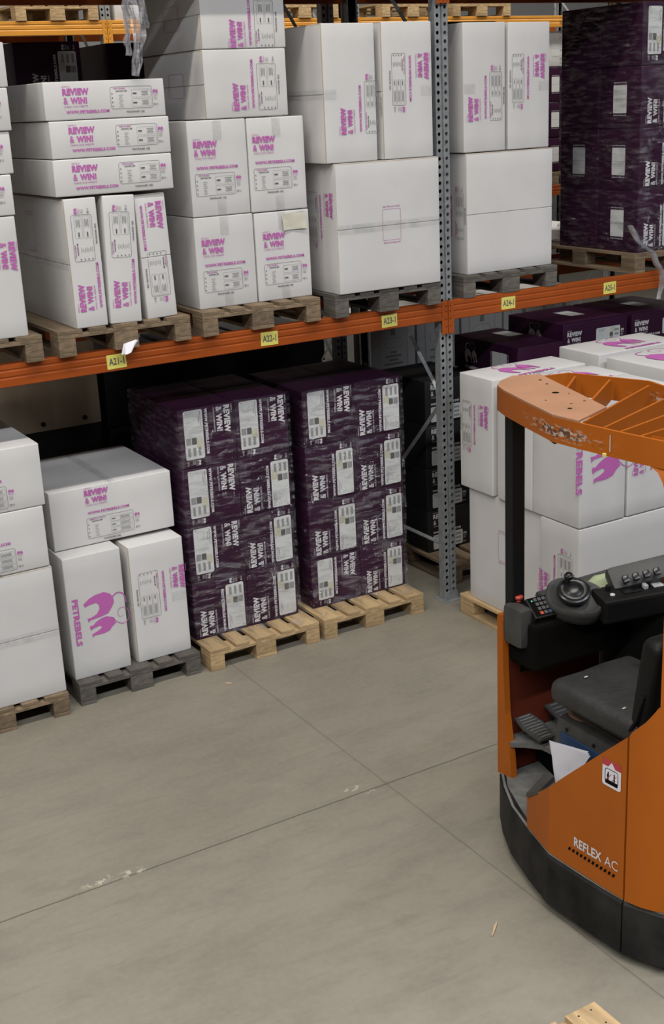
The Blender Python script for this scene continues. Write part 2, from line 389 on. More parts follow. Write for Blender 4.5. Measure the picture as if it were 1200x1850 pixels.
def art_lines():
    A = Art(); A.frame(0, 0, .24, .34, .002, .004, 'grey_ink'); A.frame(.04, .17, .20, .24, .0025, .034, 'grey_ink')
    A.poly([(.10, .26), (.14, .26), (.135, .33), (.105, .33)], 'grey_ink')
    for i, (a, b) in enumerate(((.09, .15), (.05, .19), (.08, .16), (.04, .20))): A.rect(a, .13-i*.028, b, .145-i*.028, 'grey_ink')
    return A
ARTS = {}
def art_mesh(key):
    if key not in ARTS:
        A = {'wide': art_wide, 'stack': art_stack, 'stack3': lambda: art_stack(3, .01, .30, .10), 'stack3b': lambda: art_stack(3, .015, .30, .13), 'gapstack': lambda: art_stack(2, .02),
             'logo': art_logo, 'logo_white': lambda: art_logo('white_ink'), 'purple': art_purple, 'purple_wide': lambda: art_purple(True),
             'thanks': art_thanks, 'thanks_solid': lambda: art_thanks(True, 'white_ink'), 'lines': art_lines}[key]()
        xs = [v[0] for v in A.v]; ys = [v[1] for v in A.v]; cx = (min(xs)+max(xs))/2; cy = (min(ys)+max(ys))/2
        A.v = [(a-cx, b-cy, c) for a, b, c in A.v]
        ARTS[key] = A.mesh('printed_artwork')
    return ARTS[key]
def face_tf(face, w, d, h, u, v, rot=0, scale=1.0, eps=.0026):
    if face == 'front': o, x, y = Vector((-w/2+u, -d/2-eps, v)), Vector((1, 0, 0)), Vector((0, 0, 1))
    elif face == 'left': o, x, y = Vector((-w/2-eps, d/2-u, v)), Vector((0, -1, 0)), Vector((0, 0, 1))
    else: o, x, y = Vector((-w/2+u, -d/2+v, h+eps)), Vector((1, 0, 0)), Vector((0, 1, 0))
    a = math.radians(rot); c, s = math.cos(a), math.sin(a); X = x*c+y*s; Y = -x*s+y*c
    return frame_tf(o, X*scale, Y*scale, x.cross(y)*scale)
# ------------------------------------------------------------------ cardboard boxes
CART = {}
def carton_mesh(w, d, h, m, seams, variant):
    key = (round(w, 3), round(d, 3), round(h, 3), m, tuple(sorted(seams)), variant)
    if key in CART: return CART[key]
    r = .007
    def axis(L, seam):
        a = [0, r*.35, r, L-r, L-r*.35, L]; n = max(2, int(L/.09))
        a += [r+(L-2*r)*i/n for i in range(1, n)]
        if seam is not None:
            a = [q for q in a if abs(q-seam) > .012 or q < .011 or q > L-.011]; a += [seam-.004, seam-.0012, seam+.0012, seam+.004]
        return sorted(a)
    S = dict(seams)   # face -> 'h' (horizontal seam at mid height) or 'v'
    zs = axis(h, h/2 if ('front' in S or 'left' in S) and 'h' in S.values() else None)
    ys = axis(d, d/2 if S.get('top') == 'h' else None); xs = axis(w, w/2 if S.get('top') == 'v' else None)
    bm = bmesh.new(); idx = {}
    sd = variant*13.7
    def vert(x, y, z):
        k = (round(x, 5), round(y, 5), round(z, 5))
        if k in idx: return idx[k]
        p = Vector((x, y, z)); q = Vector((min(max(x, r), w-r), min(max(y, r), d-r), min(max(z, r), h-r))); dv = p-q
        if dv.length > 1e-6: p = q+dv.normalized()*r
        n = Vector((0, 0, 0))
        cx = (x/w)*(1-x/w)*4; cy = (y/d)*(1-y/d)*4; cz = (z/h)*(1-z/h)*4
        nv = noise.noise(Vector((x*3+sd, y*3, z*3)))*.0014
        if x < 1e-5: p.x -= (.0008+nv)*cy*cz
        if x > w-1e-5: p.x += (.0008+nv)*cy*cz
        if y < 1e-5: p.y -= (.0008+nv)*cx*cz
        if y > d-1e-5: p.y += (.0008+nv)*cx*cz
        if z > h-1e-5: p.z -= (.0008+abs(nv))*cx*cy
        hz = abs(z-h/2) < .0013
        if S.get('left') == 'h' and x < r and hz: p.x += .006
        if S.get('front') == 'h' and y < r and hz: p.y += .006
        if S.get('top') == 'h' and z > h-r and abs(y-d/2) < .0013: p.z -= .006
        if S.get('top') == 'v' and z > h-r and abs(x-w/2) < .0013: p.z -= .006
        v = bm.verts.new((p.x-w/2, p.y-d/2, p.z)); idx[k] = v; return v
    def grid(A, B, f):
        for i in range(len(A)-1):
            for j in range(len(B)-1):
                q = [f(A[i], B[j]), f(A[i+1], B[j]), f(A[i+1], B[j+1]), f(A[i], B[j+1])]
                try: bm.faces.new(q)
                except ValueError: pass
    grid(xs, zs, lambda a, b: vert(a, 0, b)); grid(xs, zs, lambda a, b: vert(a, d, b))
    grid(ys, zs, lambda a, b: vert(0, a, b)); grid(ys, zs, lambda a, b: vert(w, a, b))
    grid(xs, ys, lambda a, b: vert(a, b, 0)); grid(xs, ys, lambda a, b: vert(a, b, h))
    bmesh.ops.recalc_face_normals(bm, faces=list(bm.faces))
    for f in bm.faces:
        f.smooth = True; c = f.calc_center_median()+Vector((w/2, d/2, 0)); e = .0045
        if S.get('left') == 'h' and ((c.x < .006 and c.y < e) or (c.x < e*.6 and c.z > h-e*1.4)): f.material_index = 1
        if S.get('front') == 'h' and c.y < .004 and (c.x < e*.7 or c.z > h-e*1.2): f.material_index = 1
    me = bpy.data.meshes.new('cardboard_box'); bm.to_mesh(me); bm.free(); me.set_sharp_from_angle(angle=math.radians(42)); me.materials.append(MATS[m]); me.materials.append(MATS['card_edge' if m == 'white_card' else m])
    CART[key] = me; return me
def box(label, x0, x1, y0, y1, z0, z1, colour='white', group=None, prints=(), seams=(), tapes=(), rotz=0.0, leany=0.0, cat='box'):
    w, d, h = x1-x0, y1-y0, z1-z0
    m = {'white': 'white_card', 'purple': 'purple_card', 'dark': 'dark_card', 'line': 'line_card'}[colour]
    o = new_obj('cardboard_box', carton_mesh(w, d, h, m, tuple(seams), R0.randrange(5)), None, ((x0+x1)/2, (y0+y1)/2, z0))
    o.rotation_euler = (0, leany, rotz); tag(o, label, cat, group)
    for p in prints:
        key, face, u, v = p[:4]; rot = p[4] if len(p) > 4 else 0; sc = p[5] if len(p) > 5 else 1.0
        c = new_obj('printed_artwork', art_mesh(key), o); c.matrix_local = face_tf(face, w, d, h, u, v, rot, sc)
    for (face, u0, u1, v0, v1) in tapes:
        t = MB(); nu = max(1, int((u1-u0)/.06)); nv = max(1, int((v1-v0)/.06)); vs = []; fs = []
        for i in range(nu+1):
            for j in range(nv+1): vs.append(((u0+(u1-u0)*i/nu), (v0+(v1-v0)*j/nv), .0012*noise.noise(Vector((i*.9, j*.9, u0*9)))))
        for i in range(nu):
            for j in range(nv): a = i*(nv+1)+j; fs.append((a, a+nv+1, a+nv+2, a+1))
        t.add(vs, fs, 'clear_tape'); c = t.build('packing_tape', o); c.matrix_local = face_tf(face, w, d, h, 0, 0, 0, 1, .0050)
    return o
# ------------------------------------------------------------------ pallets (0.8 wide x 1.2 deep x 0.144)
PM = {}
def pallet_mesh(kind, m, i=0):
    k = (kind, m, i)
    if k not in PM:
        b = MB()
        if kind == 'deck_board': b.box(-(.145 if i == 0 else .1)/2, (.145 if i == 0 else .1)/2, 0, 1.2, 0, .022, m, .003)
        if kind == 'bottom_board': b.box(-(.145 if i == 0 else .1)/2, (.145 if i == 0 else .1)/2, 0, 1.2, 0, .022, m, .003)
        if kind == 'stringer_board': b.box(0, .8, 0, .145, 0, .022, m, .003)
        if kind == 'block': b.box(-(.145 if i == 0 else .1)/2, (.145 if i == 0 else .1)/2, 0, .1 if False else .145, 0, .078, m, .004)
        if kind == 'nail': b.lathe([(.004, 0), (.004, .0015)], 'dark_metal', 8)
        PM[k] = b.mesh(kind)
    return PM[k]
def pallet(label, x, y, z, m, rotz=0.0, nails=False, group='wooden pallets'):
    """x, y: front left corner"""
    e = empty('wooden_pallet', (x, y, z), rotz); tag(e, label, 'pallet', group)
    def ch(kind, i, px, py, pz, jig=0.0):
        c = new_obj(kind, pallet_mesh(kind, m, i), e, (px, py, pz)); c.rotation_euler = (0, 0, R0.uniform(-jig, jig)); return c
    for px, i in ((.05, 1), (.4, 0), (.75, 1)):
        ch('bottom_board', i, px, 0, 0)
        for py in (0, .5275, 1.055): ch('block', i, px, py, .022)
    for py in (0, .5275, 1.055): ch('stringer_board', 0, 0, py, .100)
    for px, i in ((.0725, 0), (.235, 1), (.4, 0), (.565, 1), (.7275, 0)):
        c = ch('deck_board', i, px, 0, .122, .004)
        if nails:
            for py in (.03, .11, .56, .64, 1.09, 1.17):
                for dx in (-.03, .03): new_obj('nail', pallet_mesh('nail', m), c, (dx, py, .0221))
    return e
# ------------------------------------------------------------------ the setting
b = MB(); b.add([(-16, -14, 0), (16, -14, 0), (16, 13, 0), (-16, 13, 0)], [(0, 1, 2, 3)], 'concrete_floor'); tag(b.build('floor'), kind='structure')
b = MB(); b.box(-16, 16, 12.8, 13, 0, 9, 'wall_paint'); tag(b.build('wall_back'), kind='structure')
# ------------------------------------------------------------------ racking
BT = 2.126; BB = 2.0; UB = 4.035; UT = 4.161; UB2 = 4.20; UT2 = 4.326
def post_mesh(H):
    b = MB(); g = 'galvanised'; P = .05; n = int(H/P)
    for sx in (-1, 1):
        xa, xb = (-.05, -.007) if sx < 0 else (.007, .05); cx = (xa+xb)/2; r = .0112
        for k in range(n):
            z0 = k*P; z1 = z0+P; cz = z0+P/2
            outer = [(xa, z0), (cx, z0), (xb, z0), (xb, cz), (xb, z1), (cx, z1), (xa, z1), (xa, cz)]
            inn = [(cx+r*math.cos(math.radians(a)), cz+1.15*r*math.sin(math.radians(a))) for a in (225, 270, 315, 0, 45, 90, 135, 180)]
            vs = [(p, 0, q) for p, q in outer]+[(p, 0, q) for p, q in inn]+[(p, .004, q) for p, q in inn]
            fs = [(i, (i+1) % 8, 8+(i+1) % 8, 8+i) for i in range(8)]+[(8+i, 8+(i+1) % 8, 16+(i+1) % 8, 16+i) for i in range(8)]
            b.add(vs, fs, g)
    H2 = n*P
    def strip(pts):
        for (a, c) in zip(pts, pts[1:]): b.add([(a[0], a[1], 0), (c[0], c[1], 0), (c[0], c[1], H2), (a[0], a[1], H2)], [(0, 1, 2, 3)], g)
    strip([(-.007, 0), (-.004, .012), (.004, .012), (.007, 0)])
    strip([(-.05, 0), (-.05, .02), (-.044, .026), (-.044, .07), (-.03, .07)]); strip([(.05, 0), (.05, .02), (.044, .026), (.044, .07), (.03, .07)])
    b.box(-.04, .04, .030, .034, 0, H2, 'matte_void')
    return b.mesh('upright_post')
POST = post_mesh(5.6)
FOOT = MB(); FOOT.box(-.075, .10, -.035, .10, 0, .006, 'galvanised'); FOOT.box(-.058, .058, -.006, 0, 0, .07, 'galvanised')
for q in ((-.06, -.02), (.085, .03)): FOOT.lathe([(.011, .006), (.011, .016), (.006, .016), (.006, .03)], 'galvanised', 8, Matrix.Translation((q[0], q[1], 0)))
FOOT = FOOT.mesh('foot_plate')
BR = MB(); L_ = math.hypot(1.0, .98)
def brace_mesh():
    b = MB(); b.tube([(0, .05, .40), (0, 1.05, .40)], .016, 'galvanised', 4)
    return b.mesh('horizontal_brace')
def diag_mesh(z0, z1, f):
    b = MB(); a, c = (.05, 1.05) if f else (1.05, .05)
    b.tube([(0, a, z0), (0, c, z1)], .016, 'galvanised', 4); return b.mesh('diagonal_brace')
HB = brace_mesh(); DG = [diag_mesh(.42, 1.45, False), diag_mesh(1.45, 2.5, True), diag_mesh(2.5, 3.55, False), diag_mesh(3.55, 4.5, True)]
def frame(label, x, y):
    e = empty('rack_upright_frame', (x, y, 0)); tag(e, label, 'rack frame', 'uprights of the racking')
    for yy, r in ((0, 0), (1.1, math.pi)):
        p = new_obj('upright_post', POST, e, (0, yy, .004), r); new_obj('foot_plate', FOOT, e, (0, yy, 0), r)
    new_obj('horizontal_brace', HB, e, (0, 0, 0))
    for d in DG: new_obj('diagonal_brace', d, e, (0, 0, 0))
    return e
def beam_mesh(L, m):
    b = MB(); h = .126; prof = [(0, 0), (-.004, .004), (-.004, .044), (-.001, .049), (-.001, .055), (-.004, .060), (-.004, .084), (-.001, .089), (-.001, .095), (-.004, .100), (-.004, h-.004), (0, h), (.05, h), (.05, 0)]
    b.add([(0, p[0], p[1]) for p in prof]+[(L, p[0], p[1]) for p in prof], [(i, (i+1) % 14, 14+(i+1) % 14, 14+i) for i in range(14)]+[tuple(range(14)), tuple(range(27, 13, -1))], m)
    return b.mesh('rack_beam')
def conn_mesh(m):
    b = MB(); b.box(0, .046, -.006, 0, -.09, .13, m, .002); b.box(0, .004, -.006, .05, -.09, .13, m)
    for z in (-.07, -.02, .03, .08, .115):
        b.lathe([(.0045, 0), (.0035, .003)], m, 8, Matrix.Translation((.025, -.006, z)) @ Matrix.Rotation(math.radians(90), 4, 'X'))
        b.lathe([(.0045, 0), (.0045, .0005)], 'matte_void', 8, Matrix.Translation((.014, -.0065, z-.02)) @ Matrix.Rotation(math.radians(90), 4, 'X'))
    return b.mesh('beam_connector')
BM = {}
def beam(label, x0, x1, y, z, m='rack_orange', flip=False, labels=(), texts=()):
    k = (round(x1-x0, 3), m)
    if k not in BM: BM[k] = (beam_mesh(x1-x0, m), conn_mesh(m))
    e = new_obj('rack_beam', BM[k][0], None, (x0, y, z)); tag(e, label, 'rack beam', 'horizontal beams of the racking')
    if flip: e.rotation_euler = (0, 0, math.pi); e.location = (x1, y, z)
    c = new_obj('beam_connector', BM[k][1], e, (-.047, 0, 0)); c2 = new_obj('beam_connector', BM[k][1], e, (x1-x0+.047, 0, 0)); c2.scale = (-1, 1, 1)
    for lx, t in labels:
        s = MB(); w, h = .118, .082
        s.box(-w/2, w/2, -.0062, -.0045, -h/2, h/2, 'label_yellow', .0005)
        vs, fs = text_geo(t, .03); s.add([(-.047+a*.094, -.0066, -.020+b_*.042) for a, b_ in vs], fs, 'black_ink')
        o = s.build('location_label', e, (lx-x0, 0, .056)); o['label'] = 'yellow label reading '+t; o.rotation_euler = (0, R0.uniform(-.03, .03), 0)
    return e
X1, X2 = 3.7, -3.76
frame('perforated galvanised upright in full view between the A23-1 and A24-1 bays', 0, 0)
frame('upright frame at the far right end of the front rack, past the A25-1 bay', X1, 0)
frame('upright frame at the far left end of the front rack, beside the tall white stack', X2, 0)
LB = [(-3.23, 'A20-1'), (-2.327, 'A21-1'), (-1.337, 'A22-1'), (-.463, 'A23-1')]
beam('orange front beam carrying the yellow A21-1, A22-1 and A23-1 labels', X2+.05, -.05, -.02, BB, labels=LB)
beam('orange front beam carrying the yellow A24-1 and A25-1 labels', .05, X1-.05, -.02, BB, labels=[(.503, 'A24-1'), (1.418, 'A25-1'), (2.33, 'A26-1')])
beam('orange rear beam behind the pallets of the A21-1 to A23-1 bays', X2+.05, -.05, 1.12, BB, flip=True)
beam('orange rear beam seen past the empty place above the A25-1 label', .05, X1-.05, 1.12, BB, flip=True)
for yy, n in ((-.02, 'front'), (1.12, 'rear')):
    beam('shaded top level %s beam above the white boxes of the left bay' % n, X2+.05, -.05, yy, UB, flip=(n == 'rear'))
    beam('shaded top level %s beam above the boxes of the right bay' % n, .05, X1-.05, yy, UB, flip=(n == 'rear'))
# second rack standing back to back with the first
Y2 = 1.36
frame('dark upright frame of the second rack, behind the perforated post', 0, Y2)
frame('dark upright frame of the second rack at its right end', X1, Y2); frame('dark upright frame of the second rack at its left end', X2, Y2)
for yy, n, fl in ((Y2-.02, 'near', False), (Y2+1.12, 'far', True)):
    for za, q in ((BB, 'lower'), (UB2, 'upper')):
        beam('%s %s beam of the second rack, left bay' % (q, n), X2+.05, -.05, yy, za, flip=fl)
        beam('%s %s beam of the second rack, right bay' % (q, n), .05, X1-.05, yy, za, flip=fl)
# third rack across the next aisle
Y3 = 5.3; Z3 = 4.105
for x in (-2.9, -.1, 2.7, 6.4):
    frame('upright of the lit rack across the next aisle, %s' % {-2.9: 'far left one', -.1: 'below the hanging film', 2.7: 'hidden by the white boxes', 6.4: 'behind the wrapped shelf stack'}[x], x, Y3)
for i, x in enumerate((-2.85, -.05, 2.75)):
    n = ('left', 'middle', 'right')[i]; W3 = (2.7, 2.7, 3.6)[i]
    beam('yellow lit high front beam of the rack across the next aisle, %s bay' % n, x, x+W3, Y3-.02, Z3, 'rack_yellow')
    beam('orange high rear beam of the rack across the next aisle, %s bay' % n, x, x+W3, Y3+1.12, Z3, 'rack_orange', True)
    beam('low front beam of the rack across the next aisle, %s bay' % n, x, x+W3, Y3-.02, 2.2, 'rack_orange')
    beam('low rear beam of the rack across the next aisle, %s bay' % n, x, x+W3, Y3+1.12, 2.2, 'rack_orange', True)
# ------------------------------------------------------------------ pallets
T = BT+.144; F = .144
pallet('brown pallet on the shelf under the tall white stack at the left edge', -3.555, -.065, BT, 'wood_brown')
pallet('brown pallet on the shelf above the A21-1 label, under three upright boxes', -2.667, -.065, BT, 'wood_brown')
pallet('light brown pallet on the shelf above the A22-1 label', -1.786, -.059, BT, 'wood_brown')
pallet('dark weathered pallet on the shelf above the A23-1 label', -.89, -.075, BT, 'wood_grey')
pallet('weathered pallet on the shelf above the A24-1 label, right of the upright', .129, -.027, BT, 'wood_grey')
pallet('pallet on the shelf under the film wrapped purple stack at the top right', 1.66, -.02, BT, 'wood_brown')
pallet('brown pallet on the floor at the left edge of the photo', -3.652, -.076, 0, 'wood_brown')
pallet('dark grey pallet on the floor under the box printed with two pets', -2.766, -.025, 0, 'wood_grey')
pallet('pale new pallet on the floor under the left film wrapped purple stack', -1.914, -.061, 0, 'wood_pale')
pallet('pale pallet on the floor under the right film wrapped purple stack', -1.078, -.067, 0, 'wood_pale')
pallet('pale pallet in the aisle under the white stack behind the reach truck', -.075, -1.42, 0, 'wood_pale')
pallet('pallet in the aisle under the second white stack, at the right edge', .80, -1.42, 0, 'wood_pale')
pallet('shadowed pallet behind the foot of the perforated upright', .17, .22, 0, 'wood_brown')
pallet('shadowed pallet beneath the purple cartons below the A25-1 label', 1.10, .05, 0, 'wood_brown')
pallet('pale pallet corner with nails at the bottom edge of the photo', -2.915, -5.02, 0, 'wood_pale', nails=True)
for i, (x, lab) in enumerate(((-2.08, 'left most of the pallets on the bright yellow beam'), (-.98, 'whole pale pallet on the bright yellow beam at top left'), (1.67, 'pallet on the far beam just right of the tallest white boxes'), (3.02, 'pallet on the far beam near the perforated upright'), (3.95, 'pallet on the far beam under small purple boxes'))):
    pallet(lab, x, Y3-.04, Z3+.128, 'wood_pale', group='pallets on the rack across the next aisle')
# loads on the next level up, above the frame of the photo; they shade the shelf below
for i, x in enumerate((-3.55, -2.667, -1.786, -.89, .129, 1.00, 1.87, 2.73)):
    pallet('pallet on the level above the photo, number %s from the left' % ('one', 'two', 'three', 'four', 'five', 'six', 'seven', 'eight')[i], x, -.06, UT, 'wood_brown', group='pallets on the top level')
    box('load box on the level above the photo, pallet %s from the left' % ('one', 'two', 'three', 'four', 'five', 'six', 'seven', 'eight')[i], x+.01, x+.79, -.04, 1.12, UT+.146, UT+1.1, 'purple' if i % 3 == 1 else 'white', 'load boxes on the top level')
    pallet('pallet on the upper level of the second rack, number %s from the left' % ('one', 'two', 'three', 'four', 'five', 'six', 'seven', 'eight')[i], x, Y2, UT2, 'wood_brown', group='pallets on the second rack')
    box('load box on the upper level of the second rack, pallet %s from the left' % ('one', 'two', 'three', 'four', 'five', 'six', 'seven', 'eight')[i], x+.01, x+.79, Y2+.02, 2.5, UT2+.146, UT2+1.0, 'white', 'load boxes on the top level')
# ------------------------------------------------------------------ white boxes on the shelf, left to right
G = 'white pet furniture boxes'
def tp(w, h): return [('front', w/2-.028, w/2+.028, h-.11, h-.004), ('front', w/2-.028, w/2+.028, .004, .09)]
D = .9
# stack at the left edge (S20)
ph = [('stack3', 'front', .20, .34, -90)]
box('white upright box at the left edge, lowest in the tall shelf stack', -3.18, -2.822, -.05, .80, T, 2.908, prints=ph, group=G)
box('white upright box hidden at the far left of the shelf', -3.56, -3.20, -.05, .80, T, 2.908, group=G)
zz = [2.913, 3.124, 3.339, 3.554, 3.775]
for i, n in enumerate(('second lowest flat white box of the stack at the left edge', 'third flat white box of the stack at the left edge', 'fourth flat white box of the stack at the left edge', 'topmost flat white box of the stack at the left edge')):
    dx = (0, .022, .035, .046)[i]
    box(n, -3.51+dx, -2.815+dx, -.05+.01*(i % 2), .8, zz[i], zz[i+1]-.004, prints=[('wide', 'front', .37, .105, 180 if i == 3 else 0)], group=G)
# three leaning upright boxes + three flat ones (S21)
box('upright white box on the A21-1 pallet, left one of three', -2.55, -2.36, -.046, D, T, 2.972, prints=[('wide', 'front', .10, .37, 90), ('thanks', 'left', .35, .50, 0)], seams=(('left', 'h'),), tapes=[('left', .02, .94, .322, .38)], group=G, leany=-.004)
box('upright white box on the A21-1 pallet, middle one of three', -2.345, -2.158, -.05, D, T, 2.972, prints=[('wide', 'front', .095, .37, 90)], group=G, leany=.028)
box('upright white box on the A21-1 pallet, right one tilting inward', -2.115, -1.928, -.03, D, T, 2.964, prints=[('wide', 'front', .095, .37, -90)], seams=(('front', 'h'),), group=G, leany=-.03)
wz = [2.984, 3.180, 3.376, 3.574]
for i, n in enumerate(('bottom of the three flat white boxes lying on upright ones', 'middle of the three flat white boxes lying on upright ones', 'top of the three flat white boxes, below the hanging film')):
    x = (-2.583, -2.578, -2.588)[i]
    box(n, x, x+.688, -.05+.006*i, .84, wz[i], wz[i+1]-.004, prints=[('wide', 'front', .375, .097, 0, .97)], tapes=[('left', .40, .47, .0, .19)], group=G)
# four square boxes + two large ones (S22)
C22 = [('gapstack', 'front', .178, .235)]
S22 = ((-1.748, -1.362, T, 2.800, 'square white box on the A22-1 pallet, lower left of four', 0, .0), (-1.352, -.980, T, 2.795, 'square white box with a cream note taped on, lower right of four', .01, .0),
       (-1.747, -1.372, 2.803, 3.338, 'square white box on the A22-1 pallet, upper left of four', -.008, .02), (-1.364, -.985, 2.800, 3.336, 'square white box on the A22-1 pallet, upper right of four', -.01, .03))
for x0, x1, z0, z1, n, du, dv in S22:
    box(n, x0, x1, .045, .75, z0, z1, prints=[('gapstack', 'front', .185+du, .245+dv)], tapes=tp(x1-x0, z1-z0), group=G)
box('large white box laid sideways, second from the top above the square ones', -1.622, -1.082, .045, .88, 3.342, 3.714, prints=[('stack', 'front', .33, .185, 90), ('thanks', 'left', .47, .19, 90)], seams=(('left', 'h'),), group=G)
box('large white box cut by the top of the photo, above the square ones', -1.615, -1.072, .05, .90, 3.718, 4.08, prints=[('stack', 'front', .33, .150, 90), ('thanks', 'left', .47, .18, 90)], seams=(('left', 'h'),), group=G)
# A23
box('biggest white box, with a pink frame across its seam, on the A23-1 pallet', -.862, -.10, -.09, .80, T, 3.050, prints=[('thanks', 'front', .395, .395), ('stack3b', 'left', .69, .44, -90)], seams=(('front', 'h'),), tapes=[('front', .0, .762, .362, .418)], group=G)
box('tall white box standing on the biggest one, left of the pair', -.915, -.545, -.08, .44, 3.054, 3.838, prints=[('stack3', 'front', .255, .33, 90)], seams=(('left', 'h'),), tapes=[('front', .0, .09, .36, .42), ('left', .0, .52, .364, .42)], group=G)
box('tall white box beside the perforated upright, right of the pair', -.502, -.132, -.08, .44, 3.054, 3.842, prints=[('stack3', 'front', .205, .44, -90)], seams=(('left', 'h'),), tapes=[('front', .28, .37, .36, .42)], group=G)
# A24
box('broad white box with a horizontal seam on the A24-1 pallet', .195, .918, .02, .78, T, 3.046, prints=[('stack3', 'left', .60, .40, 90)], seams=(('front', 'h'),), group=G)
box('tall white box right of the upright, left one on the broad box', .180, .516, .02, .50, 3.052, 3.838, prints=[('stack3', 'front', .175, .36, 90)], tapes=[('front', .0, .09, .36, .42)], group=G)
box('tall white box right of the upright, right one on the broad box', .541, .884, .02, .50, 3.052, 3.836, prints=[('stack3', 'front', .16, .42, -90)], tapes=[('front', .25, .34, .36, .42)], group=G)
# ------------------------------------------------------------------ white boxes on the floor
box('large white box with a mid seam on the floor pallet at the left edge', -3.60, -2.853, -.05, .72, F, .938, prints=[('logo', 'top', .15, .28, 0, .8)], seams=(('front', 'h'),), tapes=[('front', 0, .747, .365, .425)], group=G)
box('white box at the left edge, middle of the floor stack', -3.62, -2.862, -.05, .72, .943, 1.306, prints=[('stack3b', 'front', .44, .17)], group=G)
box('white box at the left edge, topmost of the floor stack', -3.605, -2.844, -.05, .72, 1.309, 1.670, prints=[('stack3b', 'front', .42, .17)], group=G)
box('white upright box printed with two large pink pets', -2.762, -2.400, .045, .74, F, .924, prints=[('logo', 'front', .205, .37, -90, .75)], seams=(), group=G)
box('white upright box between the pink pets box and the purple stack', -2.352, -1.990, .052, .74, F, .905, prints=[('stack3b', 'front', .20, .41, -90)], seams=(('left', 'h'),), tapes=[('front', .26, .36, .35, .41)], group=G)
box('white carton lying across two upright boxes on the floor pallet', -2.752, -1.972, .19, .98, .928, 1.292, prints=[('stack3b', 'front', .385, .185), ], seams=(('top', 'v'),), tapes=[('top', .36, .42, .0, .79)], group=G)
# ------------------------------------------------------------------ white stacks in the aisle behind the truck
box('lower white box of the aisle stack, nearest the perforated upright', -.05, .70, -1.055, -.30, F, .928, prints=[('thanks', 'left', .38, .45)], group=G)
box('lower white box of the aisle stack, behind the truck steering wheel', -.078, .68, -1.42, -1.068, F, .928, prints=[('stack3b', 'left', .15, .46, 90)], group=G)
box('upper white box of the aisle stack, nearest the perforated upright', -.082, .690, -.598, -.252, .934, 1.700, prints=[('logo', 'top', .36, .17, 4, .75), ('stack3', 'left', .16, .42, -90)], group=G)
box('upper white box of the aisle stack, second from the upright', -.078, .700, -.985, -.640, .934, 1.692, prints=[('logo', 'top', .50, .16, 4, .75)], group=G)
box('upper white box showing pink pets under the truck roof', -.080, .280, -1.42, -.992, .934, 1.700, prints=[('logo', 'front', .20, .42, -90, 1.0)], group=G)
box('upper white box at the right edge beside the pink pets one', .300, .665, -1.42, -.992, .934, 1.700, prints=[('stack3b', 'front', .20, .42, 90)], group=G)
box('second aisle stack, far top box with a pink pets lid', .82, 1.58, -.58, -.18, .97, 1.735, prints=[('logo', 'top', .42, .20, 2, .8)], rotz=.0, group=G)
box('second aisle stack, near top box with a pink pets lid', .84, 1.60, -1.38, -.63, .97, 1.725, prints=[('logo', 'top', .36, .50, 2, 1.0)], rotz=.0, group=G)
box('second aisle stack, broad white box under the two lidded ones', .82, 1.60, -1.38, -.24, F, .966, group=G)
# ------------------------------------------------------------------ purple stacks
GP = 'purple film wrapped boxes'
def purple_stack(name, X, Y, Z, flips, grp, deep=1):
    for r in range(len(Z)-1):
        for c in range(len(X)-1):
            w = X[c+1]-X[c]; h = Z[r+1]-Z[r]; up = flips[r][c]
            pr = [('purple', 'front', w*(.50 if up else .52), h*.5, 90 if up else -90, min(1.05, (h-.025)/.335))]
            for k in range(len(Y)-1):
                lab = 'purple box in the %s, %s row, %s' % (name, ROWS[len(Z)-2-r] if len(Z) == 5 else str(r), ('left' if c == 0 else 'right')+(' front' if k == 0 else ' rear'))
                box(lab, X[c]+.002, X[c+1]-.002, Y[k]+.002, Y[k+1]-.002, Z[r]+.001, Z[r+1]-.002, 'purple', grp, prints=pr if k == 0 else ([('thanks_solid', 'left', .2, .2)] if False else []))
ROWS = ['top', 'second', 'third', 'bottom']
purple_stack('left film wrapped floor stack', (-1.915, -1.527, -1.153), (.14, .52, .90), (F, .535, .905, 1.288, 1.668), [(1, 1), (0, 1), (0, 1), (0, 0)], GP+' on the left pale pallet')
purple_stack('right film wrapped floor stack', (-1.043, -.655, -.283), (.14, .52, .90), (F, .495, .893, 1.272, 1.650), [(0, 1), (1, 1), (1, 1), (0, 1)], GP+' on the right pale pallet')
Z26 = (T, 2.703, 3.128, 3.544, 3.958)
for r in range(4):
    for c in range(2):
        for k in range(2):
            x0 = 1.69+c*.42; y0 = 0+k*.42; z0 = Z26[r]; z1 = Z26[r+1]; w = .416
            pr = []
            if k == 0: pr.append(('purple', 'front', .21, .205, 90 if r < 3 else -90, 1.05))
            if c == 0 and r < 3 and not (k == 1 and r != 1): pr.append(('thanks_solid', 'left', .21, .2))
            box('purple box in the wrapped shelf stack above A25-1, %s row, %s %s' % (ROWS[3-r], 'left' if c == 0 else 'right', 'front' if k == 0 else 'rear'), x0, x0+w, y0, y0+.416, z0+.001, z1-.002, 'purple', 'purple boxes of the wrapped shelf stack', prints=pr)
